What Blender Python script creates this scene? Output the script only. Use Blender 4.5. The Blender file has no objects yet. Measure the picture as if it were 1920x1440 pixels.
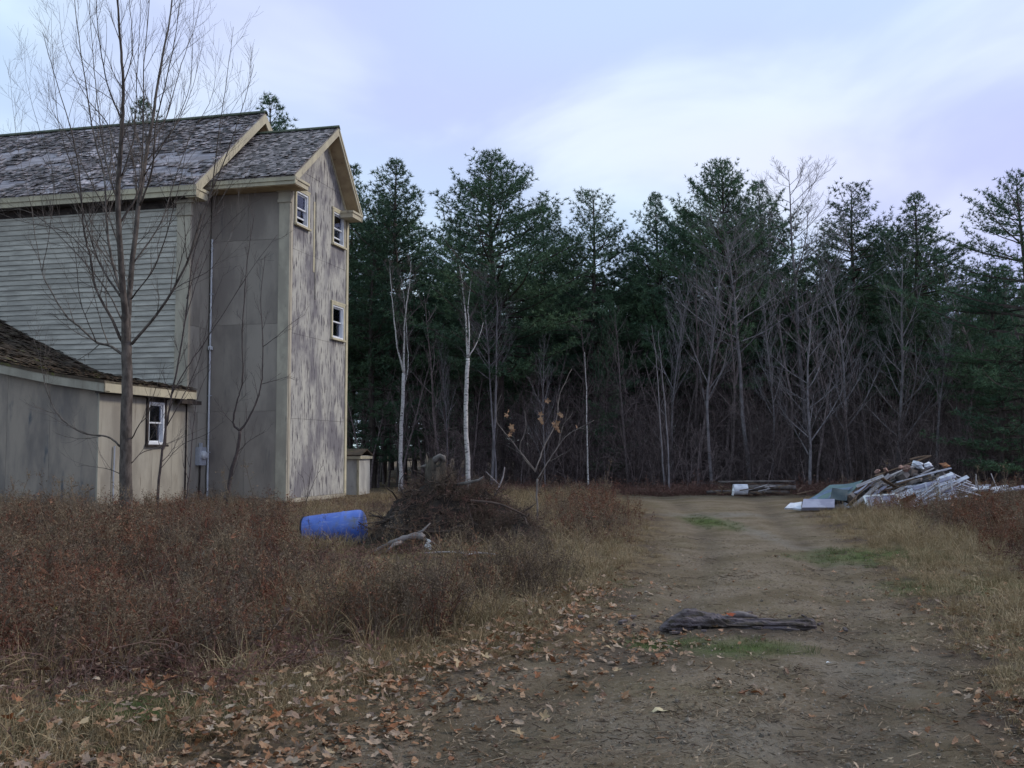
import bpy, math, random
import numpy as np
from mathutils import Vector, Matrix

S = bpy.context.scene
COL = S.collection
PI = math.pi
R = random.Random(7)
NR = np.random.default_rng(11)

# ------------------------------------------------------------------ camera, sky, sun, exposure
CAMH = 1.6
PITCH = math.atan(128 / 1920.0)
cam_d = bpy.data.cameras.new('camera')
cam = bpy.data.objects.new('camera', cam_d)
COL.objects.link(cam)
cam.location = (0, 0, CAMH)
cam.rotation_euler = (PI / 2 + PITCH, 0, 0)
cam_d.sensor_width = 36
cam_d.lens = 36
cam_d.clip_start = .1
cam_d.clip_end = 2000
S.camera = cam

SUN_EL, SUN_AZ = math.radians(34), math.radians(80)     # azimuth measured from +Y towards +X
sun_d = bpy.data.lights.new('sun', 'SUN')
sun_d.energy = 1.5
sun_d.angle = math.radians(10)
sun_d.color = (1.0, .93, .80)
sun = bpy.data.objects.new('sun', sun_d)
COL.objects.link(sun)
to_sun = Vector((math.sin(SUN_AZ) * math.cos(SUN_EL), math.cos(SUN_AZ) * math.cos(SUN_EL), math.sin(SUN_EL)))
sun.rotation_euler = to_sun.to_track_quat('Z', 'Y').to_euler()

W = bpy.data.worlds.new('World')
S.world = W
W.use_nodes = True
wn, wl = W.node_tree.nodes, W.node_tree.links
wn.clear()
wo = wn.new('ShaderNodeOutputWorld')
bg = wn.new('ShaderNodeBackground')
wl.new(bg.outputs[0], wo.inputs[0])
sky = wn.new('ShaderNodeTexSky')
sky.sky_type = 'NISHITA'
sky.sun_disc = False
sky.sun_elevation = SUN_EL
sky.sun_rotation = SUN_AZ
bg.inputs[1].default_value = .1
tc = wn.new('ShaderNodeTexCoord')
sep = wn.new('ShaderNodeSeparateXYZ')
wl.new(tc.outputs['Generated'], sep.inputs[0])


def wmath(op, a, b=None, c=None):
    n = wn.new('ShaderNodeMath')
    n.operation = op
    for i, v in enumerate((a, b, c)):
        if v is None:
            continue
        if isinstance(v, (int, float)):
            n.inputs[i].default_value = v
        else:
            wl.new(v, n.inputs[i])
    return n.outputs[0]


den = wmath('ADD', wmath('MAXIMUM', sep.outputs[2], 0.0), .28)
cx_ = wmath('DIVIDE', sep.outputs[0], den)
cy_ = wmath('DIVIDE', sep.outputs[1], den)
comb = wn.new('ShaderNodeCombineXYZ')
wl.new(cx_, comb.inputs[0])
wl.new(cy_, comb.inputs[1])


def wnoise(scale, off, detail=4, rough=.5, dist=.0):
    m = wn.new('ShaderNodeMapping')
    m.inputs['Location'].default_value = off
    wl.new(comb.outputs[0], m.inputs[0])
    n = wn.new('ShaderNodeTexNoise')
    n.inputs['Scale'].default_value = scale
    n.inputs['Detail'].default_value = detail
    n.inputs['Roughness'].default_value = rough
    n.inputs['Distortion'].default_value = dist
    wl.new(m.outputs[0], n.inputs['Vector'])
    return n.outputs[0]


def wramp(fac, stops):
    r = wn.new('ShaderNodeValToRGB')
    el = r.color_ramp.elements
    while len(el) > len(stops):
        el.remove(el[-1])
    while len(el) < len(stops):
        el.new(.5)
    for e, (p, c) in zip(el, stops):
        e.position = p
        e.color = (*c, 1)
    r.color_ramp.interpolation = 'EASE'
    wl.new(fac, r.inputs[0])
    return r.outputs[0]


n1 = wnoise(1.7, (3.85, 2.2, 0), 5.0, .5, .45)
n2 = wnoise(.75, (7.3, 4.2, 2), 2.0, .4, .2)
n2 = wmath('ADD', n2, wmath('MULTIPLY', sep.outputs[0], .30))
base_c = wramp(n2, [(.40, (5.0, 6.6, 8.4)), (.66, (4.8, 5.2, 8.3))])
lite_c = wramp(n2, [(.40, (7.0, 8.8, 9.2)), (.66, (6.9, 7.3, 9.1))])
mixc = wn.new('ShaderNodeMix')
mixc.data_type = 'RGBA'
f_ = wramp(n1, [(.42, (0, 0, 0)), (.72, (1, 1, 1))])
wl.new(f_, mixc.inputs[0])
wl.new(base_c, mixc.inputs[6])
wl.new(lite_c, mixc.inputs[7])
mixs = wn.new('ShaderNodeMix')
mixs.data_type = 'RGBA'
mixs.inputs[0].default_value = .92
wl.new(sky.outputs[0], mixs.inputs[6])
wl.new(mixc.outputs[2], mixs.inputs[7])
wl.new(mixs.outputs[2], bg.inputs[0])

S.view_settings.view_transform = 'Standard'
S.view_settings.look = 'None'
S.view_settings.exposure = 0.34
S.view_settings.gamma = 1
S.view_settings.use_curve_mapping = False

# ------------------------------------------------------------------ helpers


def at(px, py, Y):
    """point of the place seen in the photograph's direction (px, py) at distance Y"""
    u, v = (px - 960) / 1920.0, -(py - 720) / 1920.0
    ry = math.cos(PITCH) - v * math.sin(PITCH)
    rz = math.sin(PITCH) + v * math.cos(PITCH)
    return Vector((u * Y / ry, Y, CAMH + rz * Y / ry))


def nrm(v):
    v = np.asarray(v, float)
    return v / (np.linalg.norm(v, axis=-1, keepdims=True) + 1e-12)


def tag(o, label=None, cat=None, group=None, kind=None):
    if label: o['label'] = label
    if cat: o['category'] = cat
    if group: o['group'] = group
    if kind: o['kind'] = kind
    return o


def empty(name, loc, rz=0, **k):
    o = bpy.data.objects.new(name, None)
    o.empty_display_size = .2
    COL.objects.link(o)
    o.location = loc
    o.rotation_euler = (0, 0, rz)
    return tag(o, **k)


class MB:
    """collects pieces of one mesh"""

    def __init__(s):
        s.v, s.f, s.n = [], [], 0

    def add(s, V, F):
        V = np.asarray(V, float).reshape(-1, 3)
        s.v.append(V)
        n = s.n
        s.f.extend([tuple(i + n for i in f) for f in F])
        s.n += len(V)
        return s

    def box(s, x0, x1, y0, y1, z0, z1):
        V = [(x, y, z) for z in (z0, z1) for y in (y0, y1) for x in (x0, x1)]
        return s.add(V, [(0, 2, 3, 1), (4, 5, 7, 6), (0, 1, 5, 4), (2, 6, 7, 3), (0, 4, 6, 2), (1, 3, 7, 5)])

    def obox(s, c, size, M=None):
        h = np.array(size) / 2.0
        V = np.array([(x, y, z) for z in (-1, 1) for y in (-1, 1) for x in (-1, 1)], float) * h
        if M is not None: V = V @ np.array(M).T
        return s.add(V + np.array(c), [(0, 2, 3, 1), (4, 5, 7, 6), (0, 1, 5, 4), (2, 6, 7, 3), (0, 4, 6, 2), (1, 3, 7, 5)])

    def prism(s, poly, vec):
        P = np.asarray(poly, float)
        n = len(P)
        V = np.vstack([P, P + np.asarray(vec, float)])
        F = [tuple(range(n - 1, -1, -1)), tuple(range(n, 2 * n))]
        F += [(i, (i + 1) % n, n + (i + 1) % n, n + i) for i in range(n)]
        return s.add(V, F)

    def tube(s, P, r, k=5, cap=True):
        P = np.asarray(P, float)
        n = len(P)
        r = np.broadcast_to(np.asarray(r, float), (n,))
        T = np.gradient(P, axis=0)
        T = nrm(T)
        ref = np.array([.31, .93, .17]) if abs(T[0][2]) > .8 else np.array([.05, .1, 1.0])
        A = nrm(np.cross(T, ref))
        B = np.cross(T, A)
        an = np.arange(k) * 2 * PI / k
        V = P[:, None, :] + r[:, None, None] * (np.cos(an)[None, :, None] * A[:, None, :] + np.sin(an)[None, :, None] * B[:, None, :])
        F = []
        for i in range(n - 1):
            for j in range(k):
                j2 = (j + 1) % k
                F.append((i * k + j, i * k + j2, (i + 1) * k + j2, (i + 1) * k + j))
        if cap:
            F.append(tuple(range(k - 1, -1, -1)))
            F.append(tuple((n - 1) * k + j for j in range(k)))
        return s.add(V.reshape(-1, 3), F)

    def tris(s, T):
        """T: (n,3,3) triangles"""
        T = np.asarray(T, float)
        n = len(T)
        s.v.append(T.reshape(-1, 3))
        b = s.n
        s.f.extend([(b + 3 * i, b + 3 * i + 1, b + 3 * i + 2) for i in range(n)])
        s.n += 3 * n
        return s

    def mesh(s, name, mats, smooth=False, mi=None):
        me = bpy.data.meshes.new(name)
        V = np.vstack(s.v) if s.v else np.zeros((0, 3))
        me.from_pydata(V.tolist(), [], s.f)
        for m in (mats if isinstance(mats, (list, tuple)) else [mats]):
            me.materials.append(m)
        if mi is not None:
            me.polygons.foreach_set('material_index', np.asarray(mi, dtype=np.int32))
        if smooth:
            me.polygons.foreach_set('use_smooth', np.ones(len(me.polygons), dtype=bool))
        me.update()
        return me

    def build(s, name, mat, parent=None, smooth=False, loc=None, rot=None, **k):
        o = bpy.data.objects.new(name, s.mesh(name, mat, smooth))
        COL.objects.link(o)
        if parent is not None: o.parent = parent
        if loc is not None: o.location = loc
        if rot is not None: o.rotation_euler = rot
        return tag(o, **k)


def box_obj(name, dims, mat, parent=None, loc=(0, 0, 0), rot=(0, 0, 0), bev=0, **k):
    m = MB().obox((0, 0, 0), dims)
    o = m.build(name, mat, parent, loc=loc, rot=rot, **k)
    if bev:
        b = o.modifiers.new('bevel', 'BEVEL')
        b.width = bev
        b.segments = 1
    return o


# ------------------------------------------------------------------ materials
def mat(name, c1, c2, scale=5., stretch=(1, 1, 1), lo=.38, hi=.62, detail=5, rough=.88, bump=0., bscale=None,
        c3=None, s3=9., lo3=.6, hi3=.68, st3=None, island=0., objr=0., spec=.25, offs=True, dist=0., trans=0.,
        c4=None, s4=3., lo4=.6, hi4=.7, st4=None):
    m = bpy.data.materials.new(name)
    m.use_nodes = True
    n, l = m.node_tree.nodes, m.node_tree.links
    n.clear()
    out = n.new('ShaderNodeOutputMaterial')
    b = n.new('ShaderNodeBsdfPrincipled')
    l.new(b.outputs[0], out.inputs[0])
    b.inputs['Roughness'].default_value = rough
    b.inputs['Specular IOR Level'].default_value = spec
    tcn = n.new('ShaderNodeTexCoord')
    oi = n.new('ShaderNodeObjectInfo')
    vec = tcn.outputs['Object']
    if offs:
        sc = n.new('ShaderNodeVectorMath')
        sc.operation = 'SCALE'
        sc.inputs[0].default_value = (37, 53, 71)
        l.new(oi.outputs['Random'], sc.inputs['Scale'])
        ad = n.new('ShaderNodeVectorMath')
        ad.operation = 'ADD'
        l.new(vec, ad.inputs[0])
        l.new(sc.outputs[0], ad.inputs[1])
        vec = ad.outputs[0]

    def noise(scale, st, d=detail, di=dist):
        mp = n.new('ShaderNodeMapping')
        mp.inputs['Scale'].default_value = st
        l.new(vec, mp.inputs[0])
        t = n.new('ShaderNodeTexNoise')
        t.inputs['Scale'].default_value = scale
        t.inputs['Detail'].default_value = d
        t.inputs['Roughness'].default_value = .6
        t.inputs['Distortion'].default_value = di
        l.new(mp.outputs[0], t.inputs['Vector'])
        return t.outputs[0]

    def sm(fac, a, z):
        r = n.new('ShaderNodeMapRange')
        r.interpolation_type = 'SMOOTHSTEP'
        r.inputs[1].default_value = a
        r.inputs[2].default_value = z
        l.new(fac, r.inputs[0])
        return r.outputs[0]

    def mix(fac, a, bb, mode='MIX'):
        x = n.new('ShaderNodeMix')
        x.data_type = 'RGBA'
        x.blend_type = mode
        if isinstance(fac, float):
            x.inputs[0].default_value = fac
        else:
            l.new(fac, x.inputs[0])
        for i, v in ((6, a), (7, bb)):
            if isinstance(v, tuple):
                x.inputs[i].default_value = (*v, 1)
            else:
                l.new(v, x.inputs[i])
        return x.outputs[2]

    col = mix(sm(noise(scale, stretch), lo, hi), c1, c2)
    if c3: col = mix(sm(noise(s3, st3 or stretch), lo3, hi3), col, c3)
    if c4: col = mix(sm(noise(s4, st4 or stretch), lo4, hi4), col, c4)
    for amt, src in ((island, 'i'), (objr, 'o')):
        if amt:
            if src == 'i':
                g = n.new('ShaderNodeNewGeometry')
                rv = g.outputs['Random Per Island']
            else:
                rv = oi.outputs['Random']
            mr = n.new('ShaderNodeMapRange')
            mr.inputs[3].default_value = 1 - amt
            mr.inputs[4].default_value = 1 + amt
            l.new(rv, mr.inputs[0])
            vm = n.new('ShaderNodeVectorMath')
            vm.operation = 'SCALE'
            l.new(col, vm.inputs[0])
            l.new(mr.outputs[0], vm.inputs['Scale'])
            col = vm.outputs[0]
    l.new(col, b.inputs['Base Color'])
    if bump:
        bp = n.new('ShaderNodeBump')
        bp.inputs['Strength'].default_value = 1
        bp.inputs['Distance'].default_value = bump
        l.new(noise(bscale or scale * 3, stretch), bp.inputs['Height'])
        l.new(bp.outputs[0], b.inputs['Normal'])
    if trans:
        t = n.new('ShaderNodeBsdfTranslucent')
        l.new(col, t.inputs[0])
        ms = n.new('ShaderNodeMixShader')
        ms.inputs[0].default_value = trans
        l.new(b.outputs[0], ms.inputs[1])
        l.new(t.outputs[0], ms.inputs[2])
        l.new(ms.outputs[0], out.inputs[0])
    return m


def ramp_mat(name, stops, rough=.8, island=0., trans=.15, spec=.3, use_island=False):
    """one colour out of a ramp per object / instance (or per island)"""
    m = bpy.data.materials.new(name)
    m.use_nodes = True
    n, l = m.node_tree.nodes, m.node_tree.links
    b = n['Principled BSDF']
    out = n['Material Output']
    b.inputs['Roughness'].default_value = rough
    b.inputs['Specular IOR Level'].default_value = spec
    oi = n.new('ShaderNodeObjectInfo')
    g = n.new('ShaderNodeNewGeometry')
    r = n.new('ShaderNodeValToRGB')
    el = r.color_ramp.elements
    while len(el) < len(stops): el.new(.5)
    for e, (p, c) in zip(el, stops):
        e.position = p
        e.color = (*c, 1)
    r.color_ramp.interpolation = 'LINEAR'
    l.new(g.outputs['Random Per Island'] if use_island else oi.outputs['Random'], r.inputs[0])
    mr = n.new('ShaderNodeMapRange')
    mr.inputs[3].default_value = 1 - island
    mr.inputs[4].default_value = 1 + island
    l.new(g.outputs['Random Per Island'], mr.inputs[0])
    vm = n.new('ShaderNodeVectorMath')
    vm.operation = 'SCALE'
    l.new(r.outputs[0], vm.inputs[0])
    l.new(mr.outputs[0], vm.inputs['Scale'])
    l.new(vm.outputs[0], b.inputs['Base Color'])
    if trans:
        t = n.new('ShaderNodeBsdfTranslucent')
        l.new(vm.outputs[0], t.inputs[0])
        ms = n.new('ShaderNodeMixShader')
        ms.inputs[0].default_value = trans
        l.new(b.outputs[0], ms.inputs[1])
        l.new(t.outputs[0], ms.inputs[2])
        l.new(ms.outputs[0], out.inputs[0])
    return m


M = {}
M['clap'] = mat('weathered clapboard paint', (.435, .415, .37), (.31, .295, .265), 2.2, (.6, 1, 3), c3=(.17, .17, .15), s3=4, lo3=.62, hi3=.78, st3=(.5, 1, 4), objr=.10, bump=.003)
M['gable'] = mat('peeling grey paint', (.44, .425, .38), (.31, .30, .285), 2.4, (1, 1, .5), lo=.36, hi=.64, detail=9,
                 c3=(.185, .175, .185), s3=.9, lo3=.44, hi3=.62, st3=(1.2, 1.2, .8), dist=.0, offs=False,
                 c4=(.10, .09, .10), s4=7, lo4=.53, hi4=.61, st4=(1.9, 1.9, .3), bump=.006, bscale=20)
M['towerside'] = mat('stained grey panel', (.285, .252, .22), (.20, .174, .156), 1.1, (1, 1, .4), detail=6, c3=(.12, .115, .11), s3=2.6, lo3=.6, hi3=.78, st3=(2, 2, .3), bump=.003, objr=.06)
M['cream'] = mat('stained cream trim', (.47, .425, .31), (.37, .335, .255), 2, (1, 1, .5), c3=(.24, .21, .17), s3=5, lo3=.58, hi3=.75, st3=(2, 2, .6), bump=.002, detail=6)
M['creampanel'] = mat('stained cream panel', (.35, .325, .27), (.25, .228, .19), 1.6, (1, 1, .35), c3=(.2, .17, .14), s3=3.4, lo3=.57, hi3=.75, st3=(2, 2, .3), bump=.003, detail=6)
M['shadepanel'] = mat('shaded grey green panel', (.30, .255, .215), (.165, .145, .135), 1.2, (1, 1, .3), c3=(.10, .105, .115), s3=2.5, lo3=.58, hi3=.74, st3=(1.6, 1.6, .35), bump=.003, detail=6)  # wing front toned darker than its sunlit side, shade put into the colour
M['trimgrey'] = mat('grey cream trim', (.42, .38, .305), (.31, .28, .23), 2, (1, 1, .5), c3=(.2, .19, .16), s3=5, lo3=.6, hi3=.75, bump=.002)
M['whiteboard'] = mat('dirty pale board', (.50, .49, .45), (.36, .35, .33), 2, (1, 1, .4), c3=(.2, .18, .15), s3=4, lo3=.6, hi3=.75)
M['soffit'] = mat('yellow lit soffit board', (.42, .33, .21), (.33, .25, .16), 3, c3=(.2, .15, .1), s3=6, lo3=.6, hi3=.75)  # yellow reflected light on the soffits is put into this colour
M['shingle'] = mat('weathered glinting shingle', (.165, .14, .145), (.075, .062, .068), 3, island=.75, rough=.75, spec=.4, c3=(.30, .27, .29), s3=1.2, lo3=.50, hi3=.66)  # pale third colour and tone spread paint glints on the worn shingles
M['shingle2'] = mat('weathered grey shingle', (.215, .19, .195), (.10, .088, .092), 3, island=.75, rough=.75, spec=.4)
M['wingshingle'] = mat('mossy brown shingle', (.085, .062, .045), (.05, .04, .03), 3, island=.5, c3=(.10, .10, .03), s3=2.5, lo3=.58, hi3=.7)
M['deck'] = mat('bare silvered roof boards', (.34, .315, .345), (.21, .19, .21), 3, (.4, 3, 3), c3=(.33, .22, .14), s3=1.2, lo3=.62, hi3=.72)
M['dark'] = mat('dark wood and eave shadow', (.05, .04, .035), (.025, .02, .02), 6)
M['stone'] = mat('foundation stone', (.22, .21, .19), (.12, .115, .11), 5, bump=.01)
M['white'] = mat('white window paint', (.72, .74, .76), (.58, .6, .64), 3, rough=.5)
M['creamtrimwin'] = mat('cream window casing', (.52, .47, .33), (.42, .38, .27), 3, c3=(.3, .26, .2), s3=5, lo3=.62, hi3=.75)
M['sky_sheen'] = mat('pale blind', (.60, .66, .80), (.5, .56, .7), 3)  # pale blue of reflected sky, painted for the upper panes
M['metal'] = mat('galvanised grey metal', (.42, .44, .48), (.33, .35, .39), 6, rough=.45, spec=.5)
M['conduit'] = mat('white plastic conduit', (.62, .64, .66), (.5, .52, .55), 5, rough=.5)
M['mossridge'] = mat('dark green ridge moss', (.06, .075, .05), (.035, .045, .035), 6, bump=.01)


def glass_mat():
    m = bpy.data.materials.new('window glass')
    m.use_nodes = True
    n, l = m.node_tree.nodes, m.node_tree.links
    n.clear()
    o = n.new('ShaderNodeOutputMaterial')
    g = n.new('ShaderNodeBsdfGlossy')
    g.inputs['Roughness'].default_value = .04
    g.inputs[0].default_value = (.9, .92, 1, 1)
    t = n.new('ShaderNodeBsdfTransparent')
    t.inputs[0].default_value = (.85, .88, .92, 1)
    fr = n.new('ShaderNodeFresnel')
    fr.inputs[0].default_value = 1.5
    ms = n.new('ShaderNodeMixShader')
    l.new(fr.outputs[0], ms.inputs[0])
    l.new(t.outputs[0], ms.inputs[1])
    l.new(g.outputs[0], ms.inputs[2])
    l.new(ms.outputs[0], o.inputs[0])
    return m


M['glass'] = glass_mat()
M['maplebark'] = mat('grey brown maple bark', (.12, .10, .088), (.055, .045, .04), 9, (1, 1, .4), bump=.01, rough=.9, c3=(.19, .18, .17), s3=3, lo3=.6, hi3=.72, offs=False)
M['darkbark'] = mat('dark sapling bark', (.085, .065, .062), (.05, .04, .04), 8, bump=.003)
M['birch'] = mat('white birch bark', (.62, .60, .58), (.46, .44, .44), 6, (1, 1, 2), c3=(.05, .045, .045), s3=6, lo3=.58, hi3=.63, st3=(1, 1, 4))
M['greybark'] = mat('pale grey bark', (.24, .22, .235), (.14, .13, .14), 5, (1, 1, .6), island=.25)
M['brownbark'] = mat('brown understory bark', (.18, .145, .145), (.10, .08, .082), 5, island=.3, objr=.45)
M['pinebark'] = mat('pine bark', (.085, .068, .06), (.045, .037, .035), 7, (1, 1, .3), bump=.01)
M['needle'] = mat('pine needles', (.085, .142, .075), (.050, .095, .060), .35, island=.5, rough=.7, spec=.3, trans=.18, objr=.22)
M['thicket'] = mat('thicket twig', (.165, .128, .126), (.085, .066, .068), 3, island=.4, objr=.45)

# ------------------------------------------------------------------ ground
RY = np.array([0, 5.3, 8.9, 15.4, 22, 27.7, 37.7, 60, 300.])
RC = np.array([-.1, .55, 2.1, 3.75, 4.9, 5.8, 7.2, 8., 8.])
RH = np.array([2.2, 2.0, 1.5, 1.5, 1.6, 1.9, 3.0, 3., 3.])


def sn(x, y, f, s):
    x = np.asarray(x, float)
    y = np.asarray(y, float)
    return (np.sin(x * f + 1.3 * s + 1.7 * np.sin(y * f * .7 + s)) * np.cos(y * f * 1.13 - .7 * s + 1.2 * np.sin(x * f * .61 + 2 * s)))


def vnoise(x, y, f, s):
    return .5 * sn(x, y, f, s) + .3 * sn(x, y, f * 2.13, s + 3.1) + .2 * sn(x, y, f * 4.7, s + 5.7)


def roadd(x, y):
    """signed distance over the half width: 0 at the centre, 1 at the edge"""
    c = np.interp(y, RY, RC)
    h = np.interp(y, RY, RH)
    return (x - c) / h


def gh(x, y):
    x = np.asarray(x, float)
    y = np.asarray(y, float)
    d = roadd(x, y)
    g = .05 * vnoise(x, y, .6, 1) + .018 * vnoise(x, y, 3.1, 2)
    off = np.clip((np.abs(d) - .9) / .8, 0, 1)
    g = g * (.35 + .65 * off) + .07 * off
    rut = np.exp(-((np.abs(d) - .55) / .17) ** 2)
    g = g - .05 * rut * (np.abs(d) < 1.2)
    g = g + np.clip((y - 45) / 100, 0, 1) * .5
    return g


def axis_pts(a, b, fine0, fine1, s, grow):
    p = list(np.arange(fine0, fine1, s))
    st, v = s, fine1
    while v < b:
        p.append(v)
        st *= grow
        v += st
    st, v = s, fine0
    left = []
    while v > a:
        st *= grow
        v -= st
        left.append(v)
    return np.array(left[::-1] + p + [b])


gx = axis_pts(-600, 600, -8, 11, .07, 1.09)
gy = axis_pts(-60, 900, 4.2, 13, .06, 1.04)
XX, YY = np.meshgrid(gx, gy)
ZZ = gh(XX, YY)
ZZ = ZZ + .012 * NR.standard_normal(ZZ.shape) * (np.abs(YY) < 30) * np.clip(1.2 - np.abs(roadd(XX, YY)) * 0, .3, 1) * .6
nx, ny = len(gx), len(gy)
V = np.stack([XX.ravel(), YY.ravel(), ZZ.ravel()], 1)
I = np.arange(nx * ny).reshape(ny, nx)
Q = np.stack([I[:-1, :-1], I[:-1, 1:], I[1:, 1:], I[1:, :-1]], -1).reshape(-1, 4)
gme = bpy.data.meshes.new('ground')
gme.vertices.add(len(V))
gme.vertices.foreach_set('co', V.ravel())
gme.loops.add(Q.size)
gme.loops.foreach_set('vertex_index', Q.ravel().astype(np.int32))
gme.polygons.add(len(Q))
gme.polygons.foreach_set('loop_start', np.arange(0, Q.size, 4, dtype=np.int32))
gme.polygons.foreach_set('loop_total', np.full(len(Q), 4, dtype=np.int32))
gme.update(calc_edges=True)
gme.polygons.foreach_set('use_smooth', np.ones(len(Q), dtype=bool))
dd = np.abs(roadd(XX, YY) + .18 * vnoise(XX, YY, 1.3, 9))
dirt = np.clip((1.12 - dd) / .3, 0, 1)
a = gme.attributes.new('dirt', 'FLOAT', 'POINT')
a.data.foreach_set('value', dirt.ravel())


def blob(x, y, cx, cy, rx, ry):
    return np.clip(1.25 - np.sqrt(((x - cx) / rx) ** 2 + ((y - cy) / ry) ** 2) + .3 * vnoise(x, y, 5, 4), 0, 1)


MOSS = [(1.9, 8.5, .5, .42), (1.3, 8.85, .45, .28), (5.6, 15.8, 1.2, 1.5), (5.6, 12.0, 1.3, .9), (4.6, 24, .5, 2.5), (-2.2, 6.2, .6, .5)]
moss = np.zeros_like(XX)
for b_ in MOSS:
    moss = np.maximum(moss, blob(XX, YY, *b_))
a = gme.attributes.new('moss', 'FLOAT', 'POINT')
a.data.foreach_set('value', moss.ravel())
pale = np.clip(blob(XX, YY, 5.2, 26.5, 1.6, 1.1) + .6 * blob(XX, YY, 4.9, 20, .35, 6) + .5 * blob(XX, YY, 2.9, 7.6, .9, 1.2) + .5 * blob(XX, YY, 1.4, 5.9, 1.2, .5), 0, 1)
a = gme.attributes.new('pale', 'FLOAT', 'POINT')
a.data.foreach_set('value', pale.ravel())


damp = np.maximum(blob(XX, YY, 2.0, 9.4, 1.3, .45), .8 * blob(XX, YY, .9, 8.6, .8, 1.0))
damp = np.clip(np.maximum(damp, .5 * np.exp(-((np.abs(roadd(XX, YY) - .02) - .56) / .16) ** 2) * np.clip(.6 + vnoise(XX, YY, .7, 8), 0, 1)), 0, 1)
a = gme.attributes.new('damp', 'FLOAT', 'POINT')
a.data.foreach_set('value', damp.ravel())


def ground_mat():
    m = bpy.data.materials.new('ground earth')
    m.use_nodes = True
    n, l = m.node_tree.nodes, m.node_tree.links
    b = n['Principled BSDF']
    b.inputs['Roughness'].default_value = .95
    b.inputs['Specular IOR Level'].default_value = .15
    tcn = n.new('ShaderNodeTexCoord')

    def noise(s, d=6, r=.6):
        t = n.new('ShaderNodeTexNoise')
        t.inputs['Scale'].default_value = s
        t.inputs['Detail'].default_value = d
        t.inputs['Roughness'].default_value = r
        l.new(tcn.outputs['Object'], t.inputs['Vector'])
        return t.outputs[0]

    def ramp(f, *st):
        r = n.new('ShaderNodeValToRGB')
        el = r.color_ramp.elements
        while len(el) < len(st): el.new(.5)
        for e, (p, c) in zip(el, st):
            e.position = p
            e.color = (*c, 1)
        l.new(f, r.inputs[0])
        return r.outputs[0]

    def mix(f, a, b2, mode='MIX'):
        x = n.new('ShaderNodeMix')
        x.data_type = 'RGBA'
        x.blend_type = mode
        if isinstance(f, float): x.inputs[0].default_value = f
        else: l.new(f, x.inputs[0])
        for i, v in ((6, a), (7, b2)):
            if isinstance(v, tuple): x.inputs[i].default_value = (*v, 1)
            else: l.new(v, x.inputs[i])
        return x.outputs[2]

    def attr(nm):
        q = n.new('ShaderNodeAttribute')
        q.attribute_name = nm
        return q.outputs['Fac']

    thatch = ramp(noise(3.5), (.3, (.07, .048, .03)), (.5, (.15, .108, .065)), (.7, (.21, .155, .09)))
    thatch = mix(ramp(noise(.5, 3), (.45, (0, 0, 0)), (.6, (1, 1, 1))), thatch, (.085, .06, .045), 'MIX')
    dirtc = ramp(noise(2.2, 8, .7), (.32, (.13, .095, .065)), (.5, (.195, .15, .105)), (.66, (.25, .20, .148)))
    dirtc = mix(ramp(noise(30, 6, .8), (.48, (0, 0, 0)), (.62, (1, 1, 1))), dirtc, (.26, .215, .17))
    dirtc = mix(ramp(noise(19, 6, .8), (.52, (0, 0, 0)), (.63, (1, 1, 1))), dirtc, (.07, .052, .040))
    dirtc = mix(ramp(noise(.8, 4), (.5, (0, 0, 0)), (.68, (.55, .55, .55))), dirtc, (.13, .105, .055))
    dirtc = mix(attr('pale'), dirtc, mix(ramp(noise(4), (.4, (0, 0, 0)), (.7, (1, 1, 1))), (.21, .19, .165), (.15, .13, .11)))
    dirtc = mix(ramp(noise(1.1, 6, .65), (.47, (0, 0, 0)), (.6, (.75, .75, .75))), dirtc, (.11, .082, .048))
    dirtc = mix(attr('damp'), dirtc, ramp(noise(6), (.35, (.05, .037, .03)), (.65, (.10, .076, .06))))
    c = mix(attr('dirt'), thatch, dirtc)
    c = mix(attr('moss'), c, mix(noise(9), (.055, .085, .022), (.095, .12, .04)))
    l.new(c, b.inputs['Base Color'])
    bp = n.new('ShaderNodeBump')
    bp.inputs['Strength'].default_value = .8
    bp.inputs['Distance'].default_value = .05
    l.new(noise(24, 10, .8), bp.inputs['Height'])
    l.new(bp.outputs[0], b.inputs['Normal'])
    return m


gme.materials.append(ground_mat())
ground = bpy.data.objects.new('ground', gme)
COL.objects.link(ground)
tag(ground, kind='structure')

# ------------------------------------------------------------------ the mill building (local axes: x along the front, y to the back)
P0 = (-6.238, 28.415, 0)
BR = -math.radians(14.3)
mill = empty('mill_building', P0, BR, label='tall weathered grey mill building with peeling paint, curled roof shingles and low side wing', cat='building')
EX = -2.48       # main block's right end
FY = -1.04       # main block's front wall
BX = -13.0


def clip(poly, a, b, c):
    """keep the part of a 2D polygon with a*u+b*v <= c"""
    o = []
    for i in range(len(poly)):
        p, q = poly[i], poly[(i + 1) % len(poly)]
        dp, dq = a * p[0] + b * p[1] - c, a * q[0] + b * q[1] - c
        if dp <= 0: o.append(p)
        if dp * dq < 0:
            t = dp / (dp - dq)
            o.append((p[0] + t * (q[0] - p[0]), p[1] + t * (q[1] - p[1])))
    return o


def rects_minus(r, holes):
    out = [r]
    for h in holes:
        nxt = []
        for (u0, u1, v0, v1) in out:
            if h[0] >= u1 or h[1] <= u0 or h[2] >= v1 or h[3] <= v0:
                nxt.append((u0, u1, v0, v1))
                continue
            a0, a1 = max(u0, h[0]), min(u1, h[1])
            if h[2] > v0: nxt.append((a0, a1, v0, h[2]))
            if h[3] < v1: nxt.append((a0, a1, h[3], v1))
            if h[0] > u0: nxt.append((u0, h[0], v0, v1))
            if h[1] < u1: nxt.append((h[1], u1, v0, v1))
        out = nxt
    return out


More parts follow.
